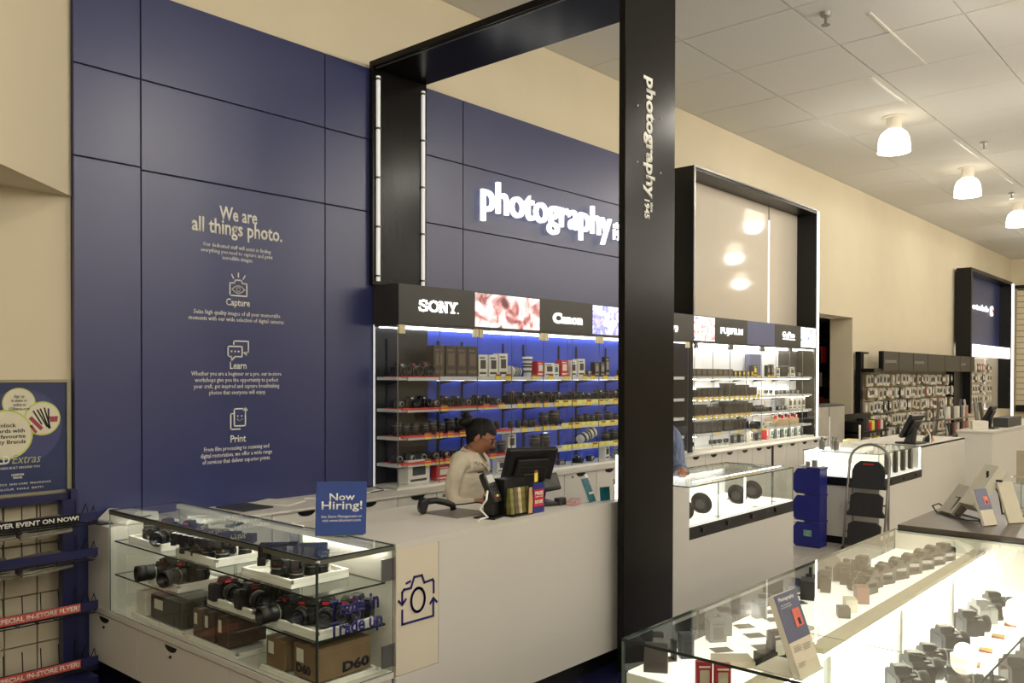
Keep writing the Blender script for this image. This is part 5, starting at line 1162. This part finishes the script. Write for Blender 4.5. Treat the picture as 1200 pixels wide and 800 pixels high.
# step stool
st=thing('step_stool','folded step stool with grey tube frame and three black steps leaning on the second island','step stool',(8.35,2.87,0))
la,lb=3.065,2.69
fx=lambda z: 8.29+.20*z
pts=[(fx(0),la,0),(fx(.5),la,.5),(fx(.86),la,.86)]
for i in range(1,10):
    t=math.pi*i/10; zz=.86+.16*math.sin(t); pts.append((fx(zz),(la+lb)/2+(la-lb)/2*math.cos(t),zz))
pts+=[(fx(.86),lb,.86),(fx(.5),lb,.5),(fx(0),lb,0)]
mk('tube_frame',MB().tube(pts,.013,8),[STEEL],st,smooth=True)
mk('rear_frame',MB().tube([(8.49,la-.02,.75),(8.50,la-.02,.0)],.011,8).tube([(8.49,lb+.02,.75),(8.50,lb+.02,0)],.011,8).cyl((8.42,la,.45),(8.42,lb,.45),.009).cyl((8.36,la,.18),(8.36,lb,.18),.009),[STEEL],st)
for k,(z0,z1) in enumerate(((.60,.86),(.34,.56),(.06,.29))):
    a,b_=la-.035,lb+.035; q=.045
    prof=[(a+.02,z0),(b_-.02,z0),(b_-.02,z0+.03),(b_,z0+.06),(b_,z1-.03),(b_+q,z1),(a-q,z1),(a,z1-.03),(a,z0+.06),(a+.02,z0+.03)]
    if k==0: prof=[(a+.02,z0),(b_-.02,z0),(b_-.02,z0+.03),(b_,z0+.06),(b_,z1-.09),(b_+.02,z1-.04),(b_+.07,z1),(a-.07,z1),(a-.02,z1-.04),(a,z1-.09),(a,z0+.06),(a+.02,z0+.03)]
    m=MB(); n=len(prof); vs=[]
    for off_ in (-.02,.012):
        vs+=[(fx(z)+off_,y,z) for y,z in prof]
    m._a(vs,[(i,(i+1)%n,n+(i+1)%n,n+i) for i in range(n)]+[tuple(reversed(range(n))),tuple(range(n,2*n))])
    o=mk('step',m,[RUB],st,bev=.004)
    if k==0: mk('red_mark',MB().box(fx(.84)-.0225,2.83,.825,fx(.84)-.018,2.93,.84),[RED],o)
for y in (la,lb): mk('foot',MB().cyl((8.29,y,0),(8.295,y,.04),.018),[RUB],st)

# ================================================================ FAR RIGHT: kiosk, accessories wall, racks
ks=thing('grey_kiosk','tall pale grey double cabinet with dark rim between the doorway and the second portal','cabinet',(12.2,4.75,0))
mk('cabinet_shell',b1(11.74,4.70,0,12.75,4.99,1.27),[DGREY],ks,bev=.01)
for a,b_ in ((11.76,12.12),(12.15,12.72)): mk('door',b1(a,4.69,.03,b_,4.70,1.24),[mat('kiosk_grey',(176,170,156),.5)],ks,bev=.004)
mk('light_edge',b1(12.13,4.685,.3,12.145,4.69,1.1),[LEDS],ks)
aw=thing('accessory_wall','long black-framed pegboard wall with charcoal header panels, right of the doorway','display wall',(16.8,4.9,0))
mk('back_board',b1(14.0,4.955,.3,19.3,4.985,1.80),[mat('peg_beige',(186,174,150),.7)],aw)
mk('left_post',b1(13.97,4.9,.3,14.06,4.985,2.07),[BLACK],aw); mk('right_post',b1(19.0,4.80,.3,19.7,4.985,2.0),[BLACK],aw)
mk('lower_cabinet',b1(14.0,4.7,0,19.4,4.98,.30),[BLACK],aw)
mk('top_frame',MB().box(13.97,4.93,2.04,14.42,4.985,2.07).box(14.0,4.7,1.74,14.42,4.985,1.80).box(14.2,4.94,1.8,14.22,4.96,2.04),[BLACK,PAPW],aw)
hp=[14.376,15.14,15.922,16.771,17.866,18.954,20.085]; hps=[]
for a,b_ in zip(hp,hp[1:]): hps.append(mk('header_panel',b1(a+.01,4.68,1.775,b_-.01,4.70,2.085),[SIGNB],aw))
mk('header_box',b1(14.38,4.70,1.77,20.08,4.76,2.085),[BLACK],aw)
for k,s_ in ((0,'accessories'),(2,'accessories'),(5,'cables')):
    a=hp[k]; wtext(s_,a+.08,1.90,a+.08+(.55 if len(s_)>8 else .35),1.96,4.68,mat('dim_print',(170,166,158),.5),hps[k],ext=.001)
packc=[(PAPW,8),(mat('pack_grey',(196,188,174),.5),5),(mat('pack_beige',(220,208,184),.5),6),(BLK2,2),(mat('pack_pink',(178,120,108),.5),1.2),(DGREY,1),(mat('pack_brown',(120,98,82),.5),1.5)]
pm=[p[0] for p in packc]; pwt=[p[1] for p in packc]
pme={}
def pack(x,y,z,w_,h_,lab,grp):
    mt=random.choices(pm,pwt)[0]; key=mt.name
    if key not in pme:
        m=MB().box(-.5,-.03,-1,.5,.0,0).box(-.15,-.01,0,.15,-.004,.09).box(-.36,-.034,-.72,.36,-.03,-.25,1).box(-.36,-.033,-.2,.1,-.03,-.12,1)
        o=mk('hanging_pack',m,[mt,DGREY if mt in (pm[0],pm[2]) else PAPW]); pme[key]=o.data
    else: o=mk('hanging_pack',None,None,me=pme[key])
    o.location=(x,y,z); o.scale=(w_,1,h_); tag(o,lab,'package',grp)
for r_,z in enumerate((1.70,1.475,1.25,1.025,.80,.575)):
    x=14.1; k=0
    while x<18.95:
        w_=random.uniform(.09,.13)
        if random.random()>.06: pack(x+w_/2,4.90-random.uniform(0,.06),z+random.uniform(-.012,.012),w_,random.uniform(.15,.19),f'packaged accessory hanging in the {nth(r_)} row of the accessory wall, {nth(k)} from the left','packs on the accessory wall'); k+=1
        x+=w_+.02
for r_,z in enumerate((1.95,1.72,1.48,1.25)):
    x=20.1; k=0
    while x<22.3:
        pack(x+.07,4.90,z,.16,.17,f'clear package hanging in the {nth(r_)} row inside the far portal, {nth(k)} from the left','packs in the far portal'); k+=1; x+=.22
m=MB()
for r_ in range(6):
    for k in range(40): m.cyl((14.12+.122*k,4.955,1.712-.225*r_),(14.12+.122*k,4.83,1.712-.225*r_),.004,n=4)
o=mk('peg_hooks',m,[STEEL],aw); o['kind']='stuff'
# low stand with boxes before the accessory wall
ls_=thing('low_stand','low dark shelf stand with small boxes left of the accessory wall','shelf',(13.5,4.6,0))
mk('stand_frame',MB().box(12.9,4.5,0,14.1,4.8,.06).box(12.9,4.5,.52,14.1,4.8,.55).box(12.9,4.5,.82,14.1,4.8,.85).box(12.9,4.78,0,14.1,4.8,1.1).box(12.9,4.5,0,12.93,4.8,1.0),[BLACK],ls_)
for r_,z in enumerate((.55,.85)):
    for k in range(9):
        o=mk('small_box',b1(-.055,-.05,0,.055,.05,random.uniform(.12,.2)),[random.choice([PAPW,YEL,RED,BLK2,TEAL,DGREY])],bev=.003); o.location=(13.02+.13*k,4.6,z+.001); tag(o,f'small colourful box on the {("lower","upper")[r_]} shelf of the low dark stand, {nth(k)} from the left','box','boxes on the low stand')
# ladder-like rack
lr=thing('ladder_rack','silver ladder-like rack with shelves of phone cases between the islands','rack',(15.0,3.7,0))
for x in (14.1,15.3): mk('post',MB().tube([(x+.15,3.75,1.30),(x,3.55,0)],.02,6).tube([(x+.15,3.8,1.30),(x+.3,4.0,0)],.02,6),[STEEL],lr)
for z in (.25,.5,.78,1.03): mk('rack_shelf',b1(14.1,3.60,z-.012,15.5,3.85,z),[STEEL],lr)
mk('leaning_pole',MB().tube([(15.9,3.62,1.25),(16.2,3.5,0)],.03,6),[STEEL],lr); mk('leaning_pole',MB().tube([(15.6,3.62,1.27),(15.62,3.5,0)],.03,6),[STEEL],lr)
for r_,z in enumerate((.25,.5,.78,1.03)):
    for k in range(7):
        o=mk('case_box',b1(-.06,-.02,0,.06,.02,.18),[random.choice([PAPW,DGREY,BLK2,pm[4],pm[1]])],bev=.003); o.location=(14.25+.17*k,3.68,z+.001); tag(o,f'phone case box on the {nth(3-r_)} shelf of the silver ladder rack, {nth(k)} from the left','box','boxes on the ladder rack')
# counter 3 and its clutter
c3=thing('far_counter','pale far counter at the right edge carrying the farthest till','counter',(14.5,3.1,0))
mk('counter_body',b1(13.2,2.85,.05,17.5,3.28,.90),[WHITE],c3); mk('worktop',b1(13.18,2.83,.90,17.5,3.3,.925),[WHITE],c3); mk('dark_shelf',b1(13.1,2.78,.35,13.5,2.84,.37),[BLK2],c3)
o=fb(14.75,2.98,.9,.2,.14,0,DGREY,'long dark grey box beside the farthest till',z=IZ); o['group']='things on the far counter'
fb(13.6,3.1,.2,.2,.12,20,PAPW,'white papers box left of the farthest till on the far counter',z=IZ)['group']='things on the far counter'
c4=thing('low_cabinet','low pale box cabinet at the right border in front of the far counter','cabinet',(11.3,2.2,0))
mk('body',b1(11.0,1.6,0,12.0,2.13,.85),[mat('dull_beige',(176,164,144),.6)],c4,bev=.003)  # one even beige for the whole cabinet
# slatted far wall
sw=struct('wall_far_slatwall',b1(25.02,2.5,.9,25.1,4.86,3.9),[JOINT])
tme=None
for k in range(20):
    o=mk('wall_slat',b1(0,0,0,.03,2.36,.135),[CREAM],sw,world=False,me=tme); tme=o.data; o.location=(24.99,2.5,.92+.148*k)
struct('trim_far',b1(24.95,2.5,3.92,25.02,4.9,4.0),[BLACK]); struct('trim_far_low',b1(24.9,2.5,.78,25.0,4.86,.95),[BLACK])
# ================================================================ PEOPLE
def skinned(name, joints, edges, mats, parent=None, sub=2, root=0):
    me=bpy.data.meshes.new(name); me.from_pydata([j[:3] for j in joints],edges,[])
    o=bpy.data.objects.new(name,me); COL.objects.link(o)
    for m in mats: me.materials.append(m)
    o.modifiers.new('s','SKIN'); s=o.modifiers.new('sub','SUBSURF'); s.levels=s.render_levels=sub
    sv=me.skin_vertices[0].data
    for i,j in enumerate(joints):
        r=j[3]; sv[i].radius=(r if isinstance(r,tuple) else (r,r)); sv[i].use_root=(i==root)
    s.show_viewport=True
    dg=bpy.context.evaluated_depsgraph_get(); dg.update()
    m2=bpy.data.meshes.new_from_object(o.evaluated_get(dg)); o.modifiers.clear(); o.data=m2
    m2.polygons.foreach_set('use_smooth',[True]*len(m2.polygons))
    if parent: o.parent=parent
    return o
def head_mb(n=36,k=28,mask=None,grow=0.0):
    # face looks along -Y; centre at the origin; about .23 high
    def shape(th,ph):
        x=math.sin(ph)*math.cos(th); y=math.sin(ph)*math.sin(th); z=math.cos(ph)
        X=x*.074; Y=y*.092; Z=z*.117
        if z<0:
            t=-z; X*=1-.30*t*t; Y=Y*(1-.12*t) - .012*t
        if y<0:
            f=-y
            G=lambda cx,cz,sx,sz: math.exp(-((X-cx)/sx)**2-((Z-cz)/sz)**2)
            Y-=.024*G(0,-.024,.011,.020)*f+.012*G(0,-.002,.009,.028)*f
            Y+=.010*(G(.031,.004,.017,.013)+G(-.031,.004,.017,.013))
            Y-=.007*(G(.03,.026,.026,.009)+G(-.03,.026,.026,.009))
            Y-=.008*G(0,-.058,.022,.007)+.006*G(0,-.071,.017,.006)
            Y+=.004*G(0,-.065,.022,.003)
            Y-=.010*G(0,-.098,.022,.016)
            Y-=.005*(G(.045,-.022,.02,.02)+G(-.045,-.022,.02,.02))
        return (X*(1+grow),Y*(1+grow),Z*(1+grow))
    vs=[];idx={}
    for j in range(k+1):
        for i in range(n):
            vs.append(shape(2*math.pi*i/n,max(1e-3,min(math.pi-1e-3,math.pi*j/k))))
    fs=[(j*n+i,(j+1)*n+i,(j+1)*n+(i+1)%n,j*n+(i+1)%n) for j in range(k) for i in range(n)]
    return vs,fs
def build_head(T, body, hairmb):
    m=MB(); m.T=T; vs,fs=head_mb(); m._a(vs,fs)
    for s in (-1,1):   # ears
        m.T=T@Matrix.Translation((s*.074,.008,-.008))@Matrix.Rotation(R(s*18),4,'Z'); m.sphere((0,0,0),.03,10,sc=(.35,.7,1.1)); m.sphere((s*.004,-.004,.004),.02,8,sc=(.4,.6,1.1))
    m.T=T
    return m
def eyes(T,par):
    for s in (-1,1):
        m=MB(); m.T=T; m.sphere((s*.031,-.073,.003),.0135,12); e=mk('eye',m,[EYEW],par,world=False,smooth=True)
        m=MB(); m.T=T; m.sphere((s*.031,-.0805,.001),.0068,10); mk('iris',m,[HAIR],e,world=False,smooth=True)
        m=MB(); m.T=T; m.tube([(s*.014,-.092,.026),(s*.03,-.094,.034),(s*.05,-.082,.028)],.0032); mk('eyebrow',m,[HAIR],par,world=False)
        m=MB(); m.T=T; m.sphere((s*.031,-.074,.0065),.0148,12,sc=(1,1,.62)); mk('eyelid',m,[SKIN],par,world=False,smooth=True)
    m=MB(); m.T=T; m.tube([(-.022,-.088,-.062),(-.008,-.097,-.0585),(0,-.097,-.060),(.008,-.097,-.0585),(.022,-.088,-.062)],.0038,8); m.tube([(-.02,-.088,-.066),(0,-.097,-.069),(.02,-.088,-.066)],.0045,8); mk('lips',m,[LIP],par,world=False,smooth=True)
def hair_cap(T, front=.055, side=.0, thick=.10):
    vs,fs=head_mb(grow=thick); keep=[]
    for f in fs:
        c=[sum(vs[i][a] for i in f)/4 for a in range(3)]
        y=c[1]; line = front if y<-.045 else (front-(y+.045)*1.6 if y<.03 else front-.12-(y-.03)*1.2)
        if c[2]>line: keep.append(f)
    m=MB(); m.T=T; m._a(vs,keep); return m
def hand(T, par, curl=35, side=1):
    # palm plus five fingers; local: fingers along -Z, palm facing -Y
    J=[(0,0,0,.021),(0,0,-.04,(.033,.016)),(0,0,-.075,(.036,.014))]; E=[(0,1),(1,2)]
    o=skinned('hand',[tuple(T@Vector(j[:3]))+(j[3],) for j in J],E,[SKIN],par,1)
    for k,(x,L_) in enumerate(((-.03,.062),(-.01,.072),(.01,.068),(.028,.054))):
        p=Vector((x,0,-.075)); pts=[p.copy()]; a=R(curl*.4)
        for q in range(3):
            p=p+Vector((0,-math.sin(a),-math.cos(a)))*L_*(.42,.32,.26)[q]; pts.append(p.copy()); a+=R(curl)
        m=MB(); m.T=T
        for q in range(3): m.cyl(pts[q],pts[q+1],.0085-.001*q,.0078-.001*q,8); m.sphere(tuple(pts[q+1]),.0078-.001*q,8)
        mk('finger',m,[SKIN],o,world=False,smooth=True)
    m=MB(); m.T=T; pts=[Vector((side*.025,0,-.03)),Vector((side*.052,-.01,-.055)),Vector((side*.060,-.02,-.085))]
    for q in range(2): m.cyl(pts[q],pts[q+1],.011-.001*q,.009-.001*q,8); m.sphere(tuple(pts[q+1]),.009,8)
    mk('thumb',m,[SKIN],o,world=False,smooth=True)
    return o
# ---- the woman behind the counter, facing the counter, head bowed to the till
wo=thing('person','woman in cream shirt and glasses, black hair in a bun, looking down behind the counter','person',(3.83,3.77,0),R(14))
SH=1.19
bodyJ=[(0,0,.84,(.14,.10)),(0,-.005,.98,(.125,.085)),(0,-.02,1.10,(.13,.09)),(0,-.03,1.165,(.10,.065)),(0,-.045,1.21,.042),(0,-.065,1.255,.042),
 (.10,-.03,1.15,.055),(.165,-.035,1.12,.05),(.20,.0,.98,.042),(.215,-.03,.90,.038),(.16,-.20,.90,.03),(.13,-.27,.92,.024),
 (-.10,-.03,1.15,.055),(-.155,-.035,1.115,.045),(-.175,.0,.98,.038),(-.18,-.03,.90,.036),(-.14,-.17,.905,.03),(-.12,-.24,.93,.024),
 (.085,0,.76,.085),(.09,0,.44,.055),(.09,.01,.09,.04),(.09,-.10,.035,.035),(-.085,0,.76,.085),(-.09,0,.44,.055),(-.09,.01,.09,.04),(-.09,-.10,.035,.035)]
bodyE=[(0,1),(1,2),(2,3),(3,4),(4,5),(3,6),(6,7),(7,8),(8,9),(9,10),(10,11),(3,12),(12,13),(13,14),(14,15),(15,16),(16,17),(0,18),(18,19),(19,20),(20,21),(0,22),(22,23),(23,24),(24,25)]
body=skinned('body',bodyJ,bodyE,[SKIN],wo)
grow=lambda j,d: j[:3]+((j[3][0]+d,j[3][1]+d) if isinstance(j[3],tuple) else j[3]+d,)
shJ=[grow(bodyJ[i],.016 if i<4 else .009) for i in (0,1,2,3,6,7,8,9,10,12,13,14,15,16)]
shJ[2]=(0,-.035,1.09,(.15,.115)); shJ.append((0,-.04,1.198,.048))
shirt=skinned('shirt',shJ,[(0,1),(1,2),(2,3),(3,4),(4,5),(5,6),(6,7),(7,8),(3,9),(9,10),(10,11),(11,12),(12,13),(3,14)],[SHIRT],wo)
trJ=[grow(bodyJ[i],.012) for i in (0,18,19,20,22,23,24)]; trJ[0]=(0,0,.86,(.15,.11))
skinned('trousers',trJ,[(0,1),(1,2),(2,3),(0,4),(4,5),(5,6)],[TROUS],wo)
for s in (-1,1): mk('shoe',MB().prism([(-.15,0),(.05,0),(.05,.07),(0,.08),(-.06,.06),(-.15,.03)],'X',s*.09-.04,s*.09+.04),[BLK2],wo,world=False,bev=.012)
TH=Matrix.Translation((.0,-.11,1.30))@Matrix.Rotation(R(20),4,'Z')@Matrix.Rotation(R(28),4,'X')@Matrix.Scale(.93,4)
m=build_head(TH,body,None); hd=mk('head',m,[SKIN],body,world=False,smooth=True); 
eyes(TH,hd)
h=hair_cap(TH,front=.062); bunT=TH@Matrix.Translation((-.01,.125,.045)); h.T=bunT
h.sphere((0,0,0),.05,16,sc=(1,.85,1)); h.sphere((.02,.02,.016),.034,12); h.sphere((-.024,.015,-.014),.034,12); h.sphere((0,.02,.03),.03,12); h.T=TH; h.sphere((0,.022,.026),.095,20,sc=(.83,1.02,.98))
hr=mk('hair',h,[HAIR],wo,world=False,smooth=True)
# glasses
m=MB(); m.T=TH
for s in (-1,1):
    m.tube([(s*.031+.021*math.cos(a),-.094-.0*a,.002+.016*math.sin(a)) for a in [2*math.pi*i/16 for i in range(17)]],.0018,5); m.tube([(s*.052,-.092,.008),(s*.074,-.05,.006),(s*.078,.01,-.0)],.0018,5)
m.tube([(-.010,-.097,.004),(0,-.1,.007),(.010,-.097,.004)],.0018,5)
mk('glasses',m,[mat('red_black_frame',(60,22,20),.3)],wo,world=False)
# collar, badge, brooch, buttons, lanyard
m=MB()
for s in (-1,1):
    ring=[]
    for i in range(10):
        a=R(92-s*(8+18*i)) if False else R(90+s*(2+17.5*i)); ring.append((a,i/9))
    for (a0,t0),(a1,t1) in zip(ring,ring[1:]):
        def P_(a,t,r_,z_): return (r_*math.cos(a),-.045+r_*.95*math.sin(a)-.012*t,z_-.045*t)
        q=[P_(a0,t0,.056,1.24),P_(a1,t1,.056,1.24),P_(a1,t1,.090+.014*t1,1.20-.02*t1),P_(a0,t0,.090+.014*t0,1.20-.02*t0)]
        q2=[(x*1.04,y-.002,z+.004) for x,y,z in q]
        m._a(q+q2,[(0,1,2,3),(7,6,5,4),(0,4,5,1),(1,5,6,2),(2,6,7,3),(3,7,4,0)])
mk('collar',m,[SHIRT],shirt,world=False)
mk('name_badge',MB().box(-.115,-.163,1.085,-.055,-.157,1.095),[BLACK],shirt,world=False); mk('brooch',MB().box(-.10,-.150,1.135,-.09,-.140,1.16),[SILVER],shirt,world=False)
m=MB()
for z in (1.11,1.06,1.01,.96): m.cyl((0,-.165,z),(0,-.160,z),.006,n=8)
mk('button',m,[PAPW],shirt,world=False); mk('placket',MB().box(-.003,-.162,.93,.003,-.155,1.13),[mat('placket_line',(176,166,142),.8)],shirt,world=False)
mk('lanyard',MB().tube([(-.05,-.09,1.20),(-.03,-.15,1.12),(.03,-.17,1.05),(.06,-.17,.97)],.003,5),[BLACK],shirt,world=False)
hand(Matrix.Translation((.13,-.27,.925))@Matrix.Rotation(R(-65),4,'X'),body,30,-1)
hand(Matrix.Translation((-.12,-.24,.935))@Matrix.Rotation(R(-65),4,'X'),body,30,1)

# ---- the man half hidden by the portal, bending forward
mn=thing('person','person in blue striped shirt bending over the counter, half hidden behind the black pillar','person',(5.80,3.69,0),R(-46))
BJ=[(0,0,.90,(.16,.12)),(0,-.05,1.02,(.15,.11)),(0,-.14,1.16,(.18,.12)),(0,-.24,1.26,(.15,.09)),(0,-.30,1.30,.055),(0,-.35,1.32,.052),
 (.11,-.23,1.25,.06),(.165,-.23,1.20,.055),(.19,-.22,1.02,.046),(.19,-.30,.96,.04),(.18,-.44,.97,.035),(.15,-.50,.98,.028),
 (-.11,-.23,1.25,.06),(-.165,-.23,1.20,.055),(-.19,-.22,1.02,.046),(-.19,-.30,.96,.04),(-.18,-.44,.97,.035),(-.15,-.50,.98,.028),
 (.09,0,.80,.095),(.10,0,.46,.06),(.10,.02,.10,.045),(.10,-.10,.04,.038),(-.09,0,.80,.095),(-.10,0,.46,.06),(-.10,.02,.10,.045),(-.10,-.10,.04,.038)]
mb_=skinned('body',BJ,bodyE,[SKIN],mn)
sJ=[grow(BJ[i],.018) for i in (0,1,2,3,6,7,8,9,10,12,13,14,15,16)]+[(0,-.27,1.285,.064)]
skinned('shirt',sJ,[(0,1),(1,2),(2,3),(3,4),(4,5),(5,6),(6,7),(7,8),(3,9),(9,10),(10,11),(11,12),(12,13),(3,14)],[STRIPE],mn)
tJ=[grow(BJ[i],.014) for i in (0,18,19,20,22,23,24)]
skinned('trousers',tJ,[(0,1),(1,2),(2,3),(0,4),(4,5),(5,6)],[TROUS],mn)
for s in (-1,1): mk('shoe',MB().prism([(-.16,0),(.05,0),(.05,.08),(0,.09),(-.06,.06),(-.16,.03)],'X',s*.1-.045,s*.1+.045),[BLK2],mn,world=False,bev=.012)
TM=Matrix.Translation((0,-.43,1.36))@Matrix.Rotation(R(55),4,'X')
m=build_head(TM,None,None); hd2=mk('head',m,[SKIN],mb_,world=False,smooth=True); eyes(TM,hd2)
h=hair_cap(TM,front=.055); h.T=TM; h.sphere((0,.02,.03),.1,20,sc=(.86,1.02,.98)); mk('hair',h,[HAIR],mn,world=False,smooth=True)
hand(Matrix.Translation((.15,-.50,.985))@Matrix.Rotation(R(-75),4,'X'),mb_,30,-1); hand(Matrix.Translation((-.15,-.50,.985))@Matrix.Rotation(R(-75),4,'X'),mb_,30,1)
